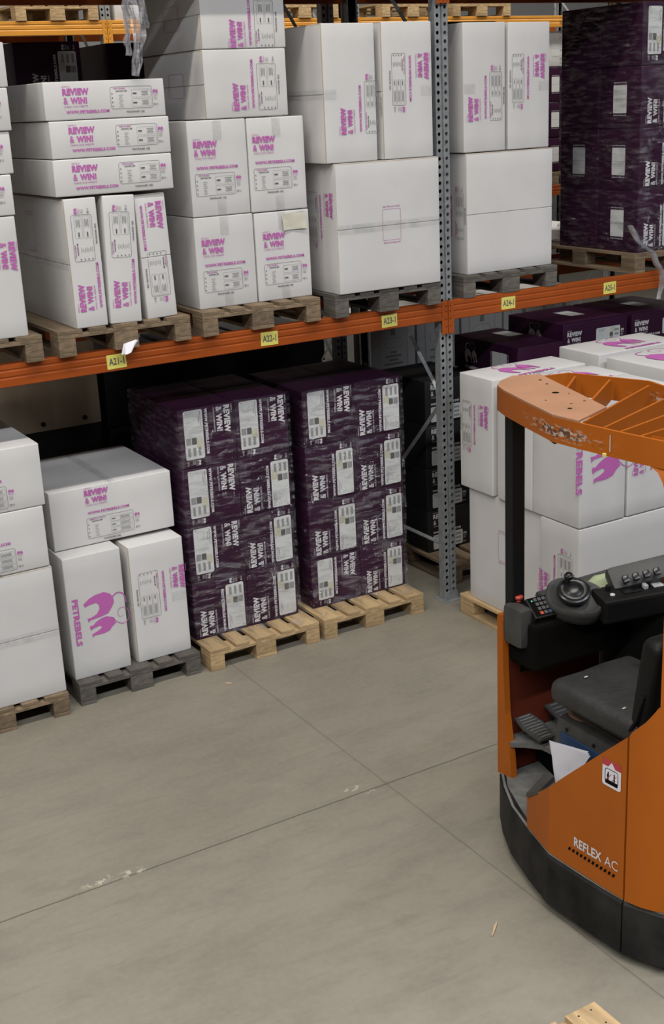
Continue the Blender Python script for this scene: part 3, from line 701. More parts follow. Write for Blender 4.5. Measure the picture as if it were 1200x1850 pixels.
# big purple cartons under the right hand shelf
GB = 'purple cartons under the right shelf'
def big(lab, x0, x1, y0, y1, z0, z1, pr=(), **k): return box(lab, x0, x1, y0, y1, z0, z1, 'purple', GB, prints=pr, **k)
big('purple carton with a white patch on its lid below the A25-1 label', 1.125, 1.745, .13, .76, 1.592, 1.808, [('purple_wide', 'front', .31, .10, 0, .92), ('logo_white', 'left', .33, .10, 0, .42), ('thanks_solid', 'top', .34, .33, 0)])
big('purple carton at the right edge, beside the one with the white lid patch', 1.80, 2.43, .14, .80, 1.585, 1.800, [('purple_wide', 'front', .31, .10, 0, .95), ('thanks_solid', 'top', .34, .33, 0)])
for i in range(4):
    z0 = F+i*.362
    big('purple carton under the white lidded one, level %s' % ('lowest', 'lower middle', 'upper middle', 'highest')[i], 1.125, 1.745, .15, .78, z0, z0+.358, [('purple_wide', 'front', .31, .2, 0, .95)])
    big('purple carton under the right edge one, level %s' % ('lowest', 'lower middle', 'upper middle', 'highest')[i], 1.80, 2.43, .15, .78, z0, z0+.356, [('purple_wide', 'front', .31, .2, 0, .95)])
Zc = (F, .47, .80, 1.13, 1.458)
for i in range(4):
    n = ('lowest', 'second', 'third', 'uppermost')[i]
    box('purple carton, coloured dark for the shade behind the perforated upright, %s' % n, .205, .68, .56, 1.16, Zc[i]+.001, Zc[i+1]-.002, 'dark', GB, prints=[('purple', 'front', .20, (Zc[i+1]-Zc[i])*.5, 0, .92)])  # near-black card puts the shade into the colour of these purple cartons
    big('purple carton in the shade behind the white aisle stack, %s' % n, .69, 1.10, .12, .84, Zc[i]+.001, Zc[i+1]-.002, [('thanks_solid', 'left', .3, .15)])
big('purple carton with a dark left side right of the perforated upright, under the A24-1 label', .69, 1.105, .10, .86, 1.460, 1.700, [('logo_white', 'left', .22, .11, 0, .42), ('thanks_solid', 'left', .55, .12, 90, .9), ('thanks_solid', 'top', .30, .50, 0)])
# ------------------------------------------------------------------ boxes on the second and third rack
GD = 'boxes on the second rack'
def dk(lab, x0, x1, y0, y1, z0, z1, c='purple', pr=(), group=GD): return box(lab, x0, x1, y0, y1, z0, z1, c, group, prints=pr)
dk('purple box with a barcode label behind the top flat white box', -2.262, -1.822, 1.42, 1.95, 3.42, 3.846, 'purple', [('purple', 'front', .25, .24, 90)])
dk('purple box behind the hanging film, with a dark left side', -1.63, -1.15, 1.45, 2.4, 3.42, 3.832)
dk('purple box below the barcode one on the second rack', -2.262, -1.822, 1.42, 1.95, 2.85, 3.418); dk('purple box at the bottom of the second rack stack, left', -2.262, -1.822, 1.42, 1.95, 2.275, 2.848)
dk('purple box in the middle under the one behind the film', -1.63, -1.15, 1.45, 2.4, 2.85, 3.418); dk('purple box at the bottom under the one behind the film', -1.63, -1.15, 1.45, 2.4, 2.275, 2.848)
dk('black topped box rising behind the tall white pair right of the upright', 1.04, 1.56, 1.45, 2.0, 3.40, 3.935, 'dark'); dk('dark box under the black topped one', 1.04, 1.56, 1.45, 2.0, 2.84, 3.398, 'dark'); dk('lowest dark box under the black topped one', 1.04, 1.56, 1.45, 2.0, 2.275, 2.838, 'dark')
for x, n in ((-2.60, 'under the purple barcode stack'), (-1.75, 'behind the A22-1 boxes'), (.9, 'under the dark boxes')):
    pallet('pallet on the second rack %s' % n, x, Y2, BT, 'wood_brown', group='pallets on the second rack')
for i, (x, lab) in enumerate(((.35, 'outlined white box in the shade left of the upright, seen above the purple stack'), (.79, 'outlined white box in the shade immediately left of the upright'), (1.23, 'outlined white box in the shade just right of the upright'), (1.67, 'outlined white box in the shade under the A24-1 label'), (2.11, 'outlined white box in the shade, rightmost of its row'))):
    dk(lab, x, x+.42, 1.5, 2.0, 1.26, 1.80, 'line', [('lines', 'front', .21, .27, 0, 1.1)], 'outlined white boxes on the second rack floor')
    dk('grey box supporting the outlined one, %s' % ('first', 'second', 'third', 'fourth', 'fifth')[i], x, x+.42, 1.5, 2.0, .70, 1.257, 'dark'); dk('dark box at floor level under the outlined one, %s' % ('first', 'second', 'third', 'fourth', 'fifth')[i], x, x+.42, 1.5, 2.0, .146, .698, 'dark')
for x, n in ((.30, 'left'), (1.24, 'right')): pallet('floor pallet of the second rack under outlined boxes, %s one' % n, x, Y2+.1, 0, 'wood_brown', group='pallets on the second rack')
for i, x in enumerate((-1.86, -1.25, -.65)):  # near-black boxes added to darken the view behind the purple stacks
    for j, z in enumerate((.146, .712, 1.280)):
        dk('added dark box filling the shade behind the purple floor stacks, %s column, %s' % (('left', 'middle', 'right')[i], ('lowest', 'middle one', 'highest')[j]), x, x+.55, 1.5, 2.3, z, z+(.565 if j < 2 else .50)-.004, 'dark')
    pallet('pallet in the deep shade behind the purple floor stacks, %s one' % ('left', 'middle', 'right')[i], x-.1 if False else (-1.88, -1.0, 0)[i], Y2+.1, 0, 'wood_brown', group='pallets on the second rack') if i < 2 else None
# tall plywood crate side behind the left floor stacks
b = MB(); e = empty('plywood_crate', (-2.33, 1.5, 0)); tag(e, 'plain plywood crate standing in the shade behind the left floor boxes', 'crate')
b.box(-.85, .42, 0, .7, .10+1.24, 1.95, 'plywood', .004); b.build('crate_panel', e)
b = MB()
for x in (-.6, -.3, .0, .3): b.lathe([(.018, 0), (.018, .006)], 'dark_metal', 10, Matrix.Translation((x, -.001, 1.39)) @ Matrix.Rotation(math.radians(90), 4, 'X'))
b.build('bolt', e)
b = MB(); b.box(-.85, .42, .02, .7, 0, 1.34, 'dark_metal'); b.build('crate_base', e)
# far rack, across the next aisle
G3 = 'goods on the rack across the next aisle'
z3 = Z3+.126
box('white carton on the bright yellow beam beside the hanging film', .0, .48, Y3+.0, Y3+.8, z3, z3+.5, 'white', G3)
box('white carton standing on the far pallet at top left', -.95, -.25, Y3, Y3+.9, z3+.144, z3+.7, 'white', G3)
for i in range(2):
    box('small purple box on the far pallet right of the upright, %s in the row' % ('first', 'second', 'third', 'fourth', 'fifth')[i], 3.96+i*.36, 4.30+i*.36, Y3, Y3+.6, z3+.144, z3+.5, 'purple', G3, prints=[('thanks_solid', 'front', .17, .17, 0, .8)])
for i in range(4):
    box('wrapped purple box seen in the narrow gap right of the white boxes, %s' % ('lowest', 'second', 'third', 'highest')[i], 5.05, 5.80, Y3+.06, Y3+.75, 2.475+.40*i, 2.865+.40*i, 'purple' if i != 3 else 'white', G3, prints=[('thanks_solid', 'front', .45, .2, 0, .9)])
pallet('pallet of the wrapped boxes seen in the narrow gap', 5.03, Y3-.02, 2.2+.128, 'wood_brown', group='pallets on the rack across the next aisle')
# ------------------------------------------------------------------ stretch film
def film_wrap(label, x0, x1, y0, y1, z0, z1, skirt=.0, rows=(), seed=1):
    """thin wrinkled film: follows the stack, dips between the box rows, diagonal tension ridges"""
    cx, cy = (x0+x1)/2, (y0+y1)/2; w, d = (x1-x0)/2, (y1-y0)/2; b = MB(); nz = 230; per = []; nseg = 34; rs = random.Random(seed)
    for i in range(nseg): per.append((-w+2*w*i/nseg, -d, 0, -1))
    for i in range(nseg): per.append((w, -d+2*d*i/nseg, 1, 0))
    for i in range(nseg): per.append((w-2*w*i/nseg, d, 0, 1))
    for i in range(nseg): per.append((-w, d-2*d*i/nseg, -1, 0))
    ridges = []
    for rz in list(rows)+[z0+.05, z0+.10]:
        for k in range(4): ridges.append((rz+rs.uniform(-.04, .03), rs.uniform(.04, .30), rs.uniform(-w, w*.4), rs.uniform(.25, .8), rs.uniform(.005, .010), rs.uniform(.006, .010)))
    n = len(per); vs = []
    for j in range(nz+1):
        t = j/nz; z = z0+(z1-z0)*t
        for i, (px, py, nx, ny) in enumerate(per):
            q = noise.noise(Vector((px*2.2+cx*3, z*9+px*2.5, py*2.2)))*.5+noise.noise(Vector((px*9, z*30+px*9, py*9+cx)))*.4
            o = .0105+.005*q
            for rz in rows: o -= .0068*math.exp(-((z-rz-.006*noise.noise(Vector((px*5, py*5, rz))))/.0075)**2)
            u = px if ny else py
            for (rz, sl, u0, ln, am, sg) in ridges:
                if u0 <= u <= u0+ln:
                    dz = z-(rz+sl*(u-u0)); e = math.sin(math.pi*(u-u0)/ln)
                    if abs(dz) < 3*sg: o += am*e*math.exp(-(dz/sg)**2)
            sk = max(0, (.09-t)/.09)**1.4*skirt*(1 if ny < 0 else .25 if nx > 0 else 0)*(1+.9*noise.noise(Vector((px*7, py*7, cx))))
            zz = z+(.010*noise.noise(Vector((px*6, py*6, 3+cx))) if j in (0, nz) else 0)
            if j == nz: o -= .006
            o = max(o, .0036)
            vs.append((px+nx*(o+sk)+(px/w*(.6*o+.08*sk) if nx == 0 else 0), py+ny*(o+sk)+(py/d*(.6*o+.08*sk) if ny == 0 else 0), zz+(.0 if sk < .01 else .004)))
    b.add(vs, [(j*n+i, j*n+(i+1) % n, (j+1)*n+(i+1) % n, (j+1)*n+i) for j in range(nz) for i in range(n)], 'stretch_film')
    o = b.build('stretch_film', None, (cx, cy, 0), True); tag(o, label, 'stretch film', 'stretch film around purple stacks'); return o
film_wrap('clear stretch film around the left purple floor stack', -1.917, -1.151, .138, .902, F+.004, 1.672, .17, (.535, .905, 1.288), 3)
film_wrap('clear stretch film around the right purple floor stack', -1.045, -.281, .138, .902, F+.004, 1.655, .13, (.495, .893, 1.272), 8)
film_wrap('clear stretch film around the purple shelf stack at top right', 1.688, 2.528, -.002, .838, T+.004, 3.962, .03, (2.703, 3.128, 3.544), 5)
def strand(label, pts, w, seed, folds=3, mat_='film_loose'):
    b = MB(); P = [Vector(p) for p in pts]; n = 34; rows = []
    def at(t):
        t *= len(P)-1; i = min(int(t), len(P)-2); f = t-i; return P[i].lerp(P[i+1], f)
    K = 10
    for j in range(n+1):
        t = j/n; c = at(t); ww = w*(.6+.7*abs(noise.noise(Vector((t*3, seed, 0)))))*(1-.35*t)
        for k in range(K+1):
            s = k/K-.5; rows.append((c.x+s*ww+.012*noise.noise(Vector((t*7, k*.7, seed))), c.y+.022*math.sin(k*folds*.9+t*5+seed)+.012*noise.noise(Vector((k, t*9, seed+4))), c.z+.012*noise.noise(Vector((k*.8, t*4, seed+9)))))
    b.add(rows, [(j*(K+1)+k, j*(K+1)+k+1, (j+1)*(K+1)+k+1, (j+1)*(K+1)+k) for j in range(n) for k in range(K)], mat_)
    return tag(b.build('torn_film', None, None, True), label, 'torn film')
strand('shred of film hanging in front of the shelf boxes at top left, long main piece', [(-2.05, -.06, 4.0), (-2.04, -.09, 3.86), (-2.06, -.10, 3.72), (-2.075, -.07, 3.585)], .11, 1.3)
strand('shorter wisp of film hanging left of the long one at top left', [(-2.09, -.05, 3.99), (-2.10, -.08, 3.85), (-2.112, -.09, 3.69)], .05, 4.1)
strand('thin curled wisp of film at the right side of the long hanging one', [(-2.0, -.05, 3.99), (-1.99, -.07, 3.88), (-1.975, -.06, 3.83)], .02, 7.7)
strand('twisted tail of film hanging over the beam right of the A25-1 label', [(1.62, .0, 2.47), (1.66, -.04, 2.36), (1.78, -.07, 2.27), (1.86, -.08, 2.13), (1.875, -.075, 2.03), (1.855, -.07, 1.93)], .045, 2.2)
# ------------------------------------------------------------------ small paper things
def sheet(name, label, cat, org, ux, uy, w, h, m, curl=.02, layers=1, cut=0.0):
    b = MB(); ux = Vector(ux).normalized(); uy = Vector(uy).normalized(); nn = ux.cross(uy); n = 8; org = Vector(org)
    for L in range(layers):
        vs = []
        for i in range(n+1):
            for j in range(n+1):
                s, t = i/n, j/n; ww = w*(1-cut*(1-t))
                p = org+ux*(s*ww+.01*L)+uy*(t*h-.006*L*s)+nn*(curl*math.sin(s*2.2+L)*(1-t)+.004*L+.003*noise.noise(Vector((s*4, t*4, L+w*30))))
                vs.append(p)
        q = [(i*(n+1)+j, (i+1)*(n+1)+j, (i+1)*(n+1)+j+1, i*(n+1)+j+1) for i in range(n) for j in range(n)]
        k = len(vs); vs2 = [v+nn*-.0008 for v in vs]
        b.add(vs+vs2, q+[tuple(a+k for a in f[::-1]) for f in q], m)
    return tag(b.build(name, None, None, True), label, cat)
# ------------------------------------------------------------------ reach truck
sheet('packing_note', 'cream folded note taped on the lower right square box of the A22-1 pallet', 'note', (-1.165, .030, 2.680), (1, 0, .06), (-.08, 0, 1), .150, .098, 'paper_cream', -.012, 2)
sheet('paper_scrap', 'white crumpled paper scrap on the orange beam above the A21-1 label', 'paper scrap', (-2.315, -.080, 2.100), (1, -.1, .22), (.35, .05, 1), .080, .062, 'paper', .06, 2, .35)
def chip(label, pts, w, m='wood_chip'):
    b = MB(); P = [Vector(p) for p in pts]; b.tube(P, [w*.4]+[w]*(len(P)-2)+[w*.3], m, 5); return tag(b.build('wood_splinter'), label, 'wood splinter')
chip('thin pale wood splinter lying on the floor beside the truck bumper', [(-2.00, -3.085, .006), (-2.03, -3.11, .007), (-2.078, -3.152, .006)], .006)
chip('tiny wood chip on the floor in front of the left pale pallet', [(-1.915, -.262, .004), (-1.90, -.272, .004), (-1.88, -.29, .004)], .005)
box('white carton seen low behind the empty place above the A25-1 label', 2.35, 2.85, Y2-.01, Y2+1.1, BB+.128, 2.28, group='boxes on the second rack')
# ---------------- the truck itself
TR = Vector((-1.2, -3.1, 0)); truck = empty('reach_truck', TR)
tag(truck, 'orange reach truck with open barred roof and black seat, cut off by the right edge', 'forklift')
def tpart(name, mb, smooth=False, parent=None, origin=None, lab=None):
    """mb in world coordinates; origin = the part's own pivot"""
    o0 = Vector(origin) if origin is not None else TR
    mb.v = [tuple(Vector(v)-o0) for v in mb.v]
    o = mb.build(name, truck, o0-TR, smooth)
    if parent is not None:
        o.parent = parent; o.location = o0-TR-parent.location
    if lab: o['label'] = lab
    return o
PATH = [(-1.02, -2.43), (-1.42, -2.435), (-1.512, -2.485), (-1.585, -2.60), (-1.665, -2.76), (-1.73, -2.97), (-1.775, -3.15), (-1.765, -3.37), (-1.745, -3.58), (-1.68, -3.73), (-1.53, -3.83), (-1.2, -3.87), (-.55, -3.87)]
def inset(path, d):
    out = []
    for i, p in enumerate(path):
        a = Vector(path[max(i-1, 0)]); c = Vector(path[min(i+1, len(path)-1)]); t = (c-a).normalized(); out.append((p[0]-t.y*d, p[1]+t.x*d))
    return out
def wall(mb, path, z0, z1, th, m, top_in=0.0, top_bev=0.0):
    """sheet following a plan path (counter-clockwise seen from above): outer and inner skin"""
    A = path; B = inset(path, th); C = inset(path, top_in); n = len(path)
    rows = [[(p[0], p[1], z0) for p in A], [(p[0], p[1], z1-top_bev) for p in A], [(p[0], p[1], z1) for p in C], [(p[0], p[1], z1) for p in B], [(p[0], p[1], z0) for p in B]]
    vs = [v for r in rows for v in r]; fs = []
    for r in range(5):
        for i in range(n-1): q = (r+1) % 5; fs.append((r*n+i, r*n+i+1, q*n+i+1, q*n+i))
    fs.append(tuple(r*n for r in range(5))); fs.append(tuple(r*n+n-1 for r in range(4, -1, -1)))
    mb.add(vs, fs, m)
IN = .001
# bumper in two lengths with a gap at the service seam
def cut(path, y, before):
    o = []
    for a, c in zip(path, path[1:]):
        if before: o.append(a)
        if (a[1]-y)*(c[1]-y) < 0 and a[1] > c[1]:
            t = (a[1]-y)/(a[1]-c[1]); p = (a[0]+(c[0]-a[0])*t, y)
            if before: o.append(p); return o
            o = [p]; continue
        if not before and o: o.append(a) if a != o[0] and a[1] < y else None
    if not before: o.append(path[-1])
    return o
SEAM = -3.575
b = MB(); wall(b, cut(PATH, SEAM+.004, True), .045, .292, .05, 'bumper_black', .012, .014); wall(b, inset(cut(PATH, SEAM+.004, True), .006), .292, .2935, .012, 'bumper_edge'); tpart('bumper', b)
P2 = cut(PATH, SEAM-.004, False)
b = MB(); wall(b, P2, .045, .292, .05, 'bumper_black', .012, .014); wall(b, inset(P2, .006), .292, .2935, .012, 'bumper_edge'); tpart('bumper', b)
b = MB(); b.prism(inset(PATH, .045)[::1]+[(-.55, -2.5), (-1.0, -2.48)], .075, .285, 'matte_void'); tpart('chassis', b)
# step and floor platform
b = MB(); b.prism([(-1.50, -2.52), (-1.57, -2.62), (-1.64, -2.80), (-1.70, -2.98), (-1.40, -3.0), (-1.30, -2.52)], .286, .298, 'rubber_pad'); tpart('step_plate', b)
b = MB(); b.prism([(-1.505, -2.52), (-1.50, -2.56), (-1.45, -2.60), (-1.40, -2.66), (-1.375, -2.86), (-1.48, -2.88), (-1.0, -2.9), (-.9, -2.9), (-.9, -2.50), (-1.5, -2.50)][::1], .455, .480, 'rubber_pad')
tpart('floor_mat', b)
b = MB(); b.box(-1.30, -.9, -2.9, -2.5, .298, .455, 'matte_void'); tpart('step_recess_shade', b)  # near-black block paints the shade of the recess under the mat
# end wall with the orange leg
b = MB()
prof = [(-2.468, .285), (-2.575, .285), (-2.560, .42), (-2.525, .62), (-2.512, .85), (-2.506, 1.09), (-2.498, 1.115), (-2.478, 1.12), (-2.468, 1.10)]
k = len(prof); b.add([(-1.510, y, z) for y, z in prof]+[(-1.476, y, z) for y, z in prof], [tuple(range(k)), tuple(range(2*k-1, k-1, -1))]+[(i, k+i, k+(i+1) % k, (i+1) % k) for i in range(k)], 'truck_orange'); tpart('side_post', b)
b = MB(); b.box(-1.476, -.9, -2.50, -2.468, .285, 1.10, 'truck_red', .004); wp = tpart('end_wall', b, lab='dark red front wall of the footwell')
b = MB()
for i in range(7): b.box(-1.40+i*.04, -1.375+i*.04, -2.506, -2.5, .80-.006*(i % 2), .83+.004*(i % 3), 'matte_void')
tpart('vent_slots', b)
# black inner far side and battery housing, with the mast beyond the frame
b = MB(); b.box(-.88, -.84, -3.75, -2.47, .285, 1.10, 'black_plastic', .01); b.box(-1.10, -.88, -3.7, -3.52, .285, 1.15, 'black_plastic', .01); b.box(-.886, -.88, -2.575, -2.50, .82, .93, 'truck_orange'); tpart('inner_side_panel', b)
b = MB(); b.box(-.80, -.30, -3.80, -2.50, .12, .92, 'truck_orange', .02); tpart('battery_housing', b)
b = MB()
for y in (-2.75, -3.55): b.box(-.26, -.12, y-.05, y+.05, .06, 2.35, 'dark_metal', .006); b.box(-.10, .95, y-.06, y+.06, .05, .16, 'truck_orange', .01) if y < -3 else None
b.box(-.24, -.16, -3.6, -2.7, 2.20, 2.30, 'dark_metal')
tpart('mast', b)
b = MB()
for (x, y) in ((-.95, -2.62), (-.95, -3.7)): b.tube([(x, y-.04, .115), (x, y+.04, .115)], .112, 'bumper_black', 24)
b.tube([(.75, -3.6, .07), (.75, -3.5, .07)], .07, 'bumper_black', 20)
tpart('wheel', b)
# lower orange side with diagonal upper edge, split at the service seam, rising into the rear pillar
def side_sheet(cols, th, m):
    """cols: (xlow, ylow, zlow, xtop, ytop, ztop)"""
    o = [Vector(c[:3]) for c in cols]; t = [Vector(c[3:]) for c in cols]; n = len(cols); vs = []; fs = []
    nn = []
    for i in range(n):
        d = o[min(i+1, n-1)]-o[max(i-1, 0)]; nn.append(Vector((-d.y, d.x, 0)).normalized()*th)
    for i in range(n): vs += [o[i], t[i], t[i]+nn[i], o[i]+nn[i]]
    for i in range(n-1):
        for k in range(4): q = (k+1) % 4; fs.append((4*i+k, 4*(i+1)+k, 4*(i+1)+q, 4*i+q))
    fs.append((0, 3, 2, 1)); fs.append((4*n-4, 4*n-3, 4*n-2, 4*n-1)); mb = MB(); mb.add(vs, fs, m); return mb
def col(x, y, zt, lean=0.0, dy=0.0): return (x, y, .297, x+lean, y+dy, zt)
tpart('side_panel', side_sheet([col(-1.712, -2.935, .46), col(-1.722, -2.97, .475), col(-1.745, -3.06, .545), col(-1.765, -3.145, .615), col(-1.762, -3.25, .72), col(-1.752, -3.40, .865), col(-1.74, -3.571, 1.03)], .018, 'truck_orange'))
def lean(z): q = max(0, (z-1.2)/.85); return (.046*q, .045*q)
edge = {1.93: .003, 2.0: .012, 2.05: .035, 2.08: .06, 2.1: .11, 2.2: .11}
full = [(-1.6955, -3.692, 1), (-1.672, -3.725, .6), (-1.63, -3.765, 0), (-1.57, -3.80, 0), (-1.50, -3.825, 0), (-1.36, -3.845, 0), (-1.10, -3.86, 0)]
low = [(-1.7395, -3.581, 1.04), (-1.725, -3.635, 1.10), (-1.7125, -3.664, 1.145), (-1.7035, -3.680, 1.175)]
zs = [.297, .6, .9, 1.18, 1.22, 1.3, 1.45, 1.6, 1.8, 1.93, 2.0, 2.05, 2.08, 2.1, 2.2]
vs = []; fs = []
for (x, y, zt) in low:
    for z in zs[:4]: vs.append((x, y, .297+(zt-.297)*(z-.297)/(1.18-.297)))
k0 = len(vs)
for (x, y, e) in full:
    for z in zs: a_, c_ = lean(z); vs.append((x+a_, y+c_+e*edge.get(z, 0), z))
for i in range(3):
    for j in range(3): fs.append((4*i+j, 4*i+4+j, 4*i+5+j, 4*i+1+j))
for j in range(3): fs.append((12+j, k0+j, k0+j+1, 12+j+1))
m_ = len(zs)
for i in range(len(full)-1):
    for j in range(m_-1): p = k0+i*m_+j; fs.append((p, p+m_, p+m_+1, p+1))
nv = len(vs); vin = [(x+.030, y+.016, z) for x, y, z in vs]
fs += [tuple(a_+nv for a_ in f[::-1]) for f in list(fs)]
rim = [0, 4, 8, 12]+[]; top = [3, 7, 11, 15]+[k0+j for j in range(3, m_)]
for p, q in zip(top, top[1:]): fs.append((p, q, q+nv, p+nv))
for p, q in zip(range(3), range(1, 4)): fs.append((p, q, q+nv, p+nv))
b = MB(); b.add(vs+vin, fs, 'truck_orange'); tpart('rear_panel', b, True)
# grey inner ledge at the low end of the side panel
b = MB(); b.add([(-1.725, -2.945, .474), (-1.742, -3.05, .545), (-1.66, -3.055, .590), (-1.63, -2.965, .560), (-1.725, -2.945, .455), (-1.742, -3.05, .525), (-1.66, -3.055, .56), (-1.63, -2.965, .53)], [(0, 1, 2, 3), (7, 6, 5, 4), (0, 3, 7, 4), (3, 2, 6, 7), (2, 1, 5, 6), (1, 0, 4, 5)], 'grey_plastic'); tpart('inner_ledge', b)
# overhead guard
ROOF = [(-.97, -2.85), (-1.11, -2.49), (-1.25, -2.455), (-1.36, -2.395), (-1.455, -2.435), (-1.53, -2.50), (-1.57, -2.60), (-1.63, -2.81), (-1.695, -3.06), (-1.685, -3.22), (-1.665, -3.42), (-1.640, -3.60), (-1.56, -3.76), (-1.3, -3.84), (-1.0, -3.84), (-1.0, -3.0)]
b = MB(); cl = ROOF+[ROOF[0]]; B = []
n = len(ROOF)
for i in range(n):
    t = (Vector(ROOF[(i+1) % n])-Vector(ROOF[i-1])).normalized(); B.append((ROOF[i][0]-t.y*.012, ROOF[i][1]+t.x*.012))
vs = [(p[0], p[1], 2.095) for p in ROOF]+[(p[0], p[1], 2.198) for p in ROOF]+[(p[0], p[1], 2.198) for p in B]+[(p[0], p[1], 2.095) for p in B]
b.add(vs, [((r*n+i), r*n+(i+1) % n, ((r+1) % 4)*n+(i+1) % n, ((r+1) % 4)*n+i) for r in range(4) for i in range(n)], 'scuffed_orange')
og = tpart('roof_frame', b, True)
b = MB(); b.prism([(-1.25, -2.455), (-1.36, -2.395), (-1.455, -2.435), (-1.53, -2.50), (-1.57, -2.60), (-1.63, -2.81), (-1.695, -3.06), (-1.685, -3.20), (-1.455, -3.105)], 2.198, 2.206, 'truck_orange_top', )
for (x, y, r) in ((-1.44, -2.78, .016), (-1.36, -2.63, .007), (-1.56, -2.86, .005), (-1.52, -2.97, .005), (-1.58, -3.03, .010), (-1.45, -2.97, .006), (-1.33, -2.55, .008), (-1.41, -2.83, .004)):
    b.lathe([(r, 2.2061), (r, 2.2066)], 'matte_void', 12, Matrix.Translation((x, y, 0)))
tpart('roof_plate', b, lab='dusty orange roof plate with bolt holes')
for (a, c) in (((-1.34, -2.73), (-1.125, -2.55)), ((-1.42, -2.97), (-1.055, -2.70)), ((-1.672, -3.205), (-1.015, -2.90)), ((-1.678, -3.32), (-1.01, -3.07)), ((-1.672, -3.40), (-1.01, -3.24)), ((-1.660, -3.49), (-1.01, -3.40)), ((-1.645, -3.58), (-1.01, -3.56))):
    A = Vector((a[0], a[1], 0)); C = Vector((c[0], c[1], 0)); t = (C-A).normalized(); A = A+t*.022; C = C-t*.02; nn = Vector((-t.y, t.x, 0))*.005
    b = MB(); q = [A+nn, C+nn, C-nn, A-nn]; b.prism([(p.x, p.y) for p in q], 2.10, 2.197, 'truck_orange'); tpart('roof_bar', b, origin=((A+C)/2).to_tuple()[:2]+(2.1,), lab=None)
b = MB(); b.box(-1.700, -1.690, -3.365, -3.350, 2.098, 2.112, 'label_yellow', .002); b.add([(-1.6735, -3.36, 2.115), (-1.6735, -3.366, 2.115), (-1.6735, -3.366, 2.18), (-1.6735, -3.36, 2.18)], [(0, 1, 2, 3)], 'scratch'); tpart('edge_clip', b)
b = MB(); b.tube([(-1.64, -2.95, 2.105), (-1.62, -2.99, 2.075), (-1.60, -3.03, 2.105)], .018, 'black_plastic', 8); tpart('roof_lamp', b)
# front pole
b = MB(); b.box(-1.470, -1.400, -2.535, -2.475, 1.10, 2.20, 'black_plastic', .008); tpart('front_pole', b)
# console
b = MB(); b.box(-1.47, -.86, -2.69, -2.50, .88, 1.11, 'matte_void', .02); b.box(-1.42, -.86, -2.66, -2.50, 1.06, 1.150, 'black_plastic', .02); con = tpart('console', b)
b = MB(); b.box(-1.04, -.80, -2.60, -2.47, 1.08, 1.185, 'grey_plastic', .02); b.box(-1.30, -1.0, -2.58, -2.48, 1.08, 1.18, 'grey_plastic', .02); tpart('console_shelf', b)
b = MB(); b.box(-1.508, -1.428, -2.640, -2.500, .985, 1.180, 'grey_plastic', .028); tpart('corner_housing', b, True)
b = MB(); b.lathe([(.012, 1.18), (.012, 1.192), (.019, 1.194), (.021, 1.203), (.017, 1.209)], 'red_plastic', 20, Matrix.Translation((-1.437, -2.535, 0))); tpart('emergency_button', b, True, lab='red emergency stop button')
# keypad panel, tilted towards the seat
ko = Vector((-1.350, -2.630, 1.172)); kx = Vector((.118, -.013, 0)).normalized(); kn = Vector((-.08, -.56, .82)).normalized(); ky = kn.cross(kx).normalized(); kx = ky.cross(kn); KT = frame_tf(ko+Vector((-.028, 0, 0)), kx, ky, kn)
b = MB(); b.box(-.064, .060, -.058, .056, -.05, .004, 'black_plastic', .008, KT); kp = tpart('keypad_panel', b, origin=ko)
b = MB(); b.box(-.054, .050, -.050, .050, .003, .007, 'matte_void', 0, KT)
for i in range(3):
    for j in range(4):
        m_ = 'key_grey' if j else ('red_plastic', 'key_grey', 'green_led')[i]
        if (i, j) == (2, 0): m_ = 'blue_plastic'
        b.box(-.030+i*.022, -.014+i*.022, -.044+j*.024, -.028+j*.024, .007, .0095, m_, 0, KT)
b.lathe([(.004, .006), (.003, .009)], 'green_led', 10, KT @ Matrix.Translation((-.040, .034, 0)))
tpart('keypad', b, origin=ko)
# steering pod and wheel
pn = Vector((-.25, -.42, .87)).normalized(); pc = Vector((-1.225, -2.680, 1.188)); px_ = Vector((.62, -.78, 0)); px_ = (px_-pn*px_.dot(pn)).normalized(); py_ = pn.cross(px_); PT = frame_tf(pc, px_, py_, pn)
def ell(prof, a, c, m, T_, sq=2.6):
    b = MB(); n = 36; vs = []; fs = []
    for r, z in prof:
        for k in range(n):
            t = 2*math.pi*k/n; cx, sx = math.cos(t), math.sin(t); kx_ = abs(cx)**(2/sq)*(1 if cx > 0 else -1); ky_ = abs(sx)**(2/sq)*(1 if sx > 0 else -1)
            vs.append(T_ @ Vector((a*r*kx_, c*r*ky_, z)))
    for i in range(len(prof)-1):
        for k in range(n): fs.append((i*n+k, i*n+(k+1) % n, (i+1)*n+(k+1) % n, (i+1)*n+k))
    fs.append(tuple(range(n-1, -1, -1))); fs.append(tuple((len(prof)-1)*n+k for k in range(n))); b.add(vs, fs, m); return b
tpart('steering_pod', ell([(.80, -.075), (.93, -.06), (.97, -.035), (1, .0), (.985, .015), (.93, .024), (.86, .020), (.74, .004), (.5, .0), (.1, .0)], .138, .108, 'grey_plastic', PT), True, origin=pc)
WT = PT @ Matrix.Translation((-.012, .012, .0))
b = ell([(.3, .0), (.3, .02), (.85, .020), (.98, .028), (1.0, .037), (.96, .046), (.86, .049), (.76, .046), (.60, .046), (.45, .050), (.34, .053), (.2, .054), (.05, .055)], .078, .078, 'gloss_black', WT, 2)
sw = tpart('steering_wheel', b, True, origin=pc)
b = MB(); b.lathe([(.010, .045), (.010, .062), (.019, .068), (.022, .078), (.018, .088), (.008, .092)], 'gloss_black', 18, WT @ Matrix.Translation((-.035, .048, 0))); tpart('steering_knob', b, True, parent=sw, origin=pc)
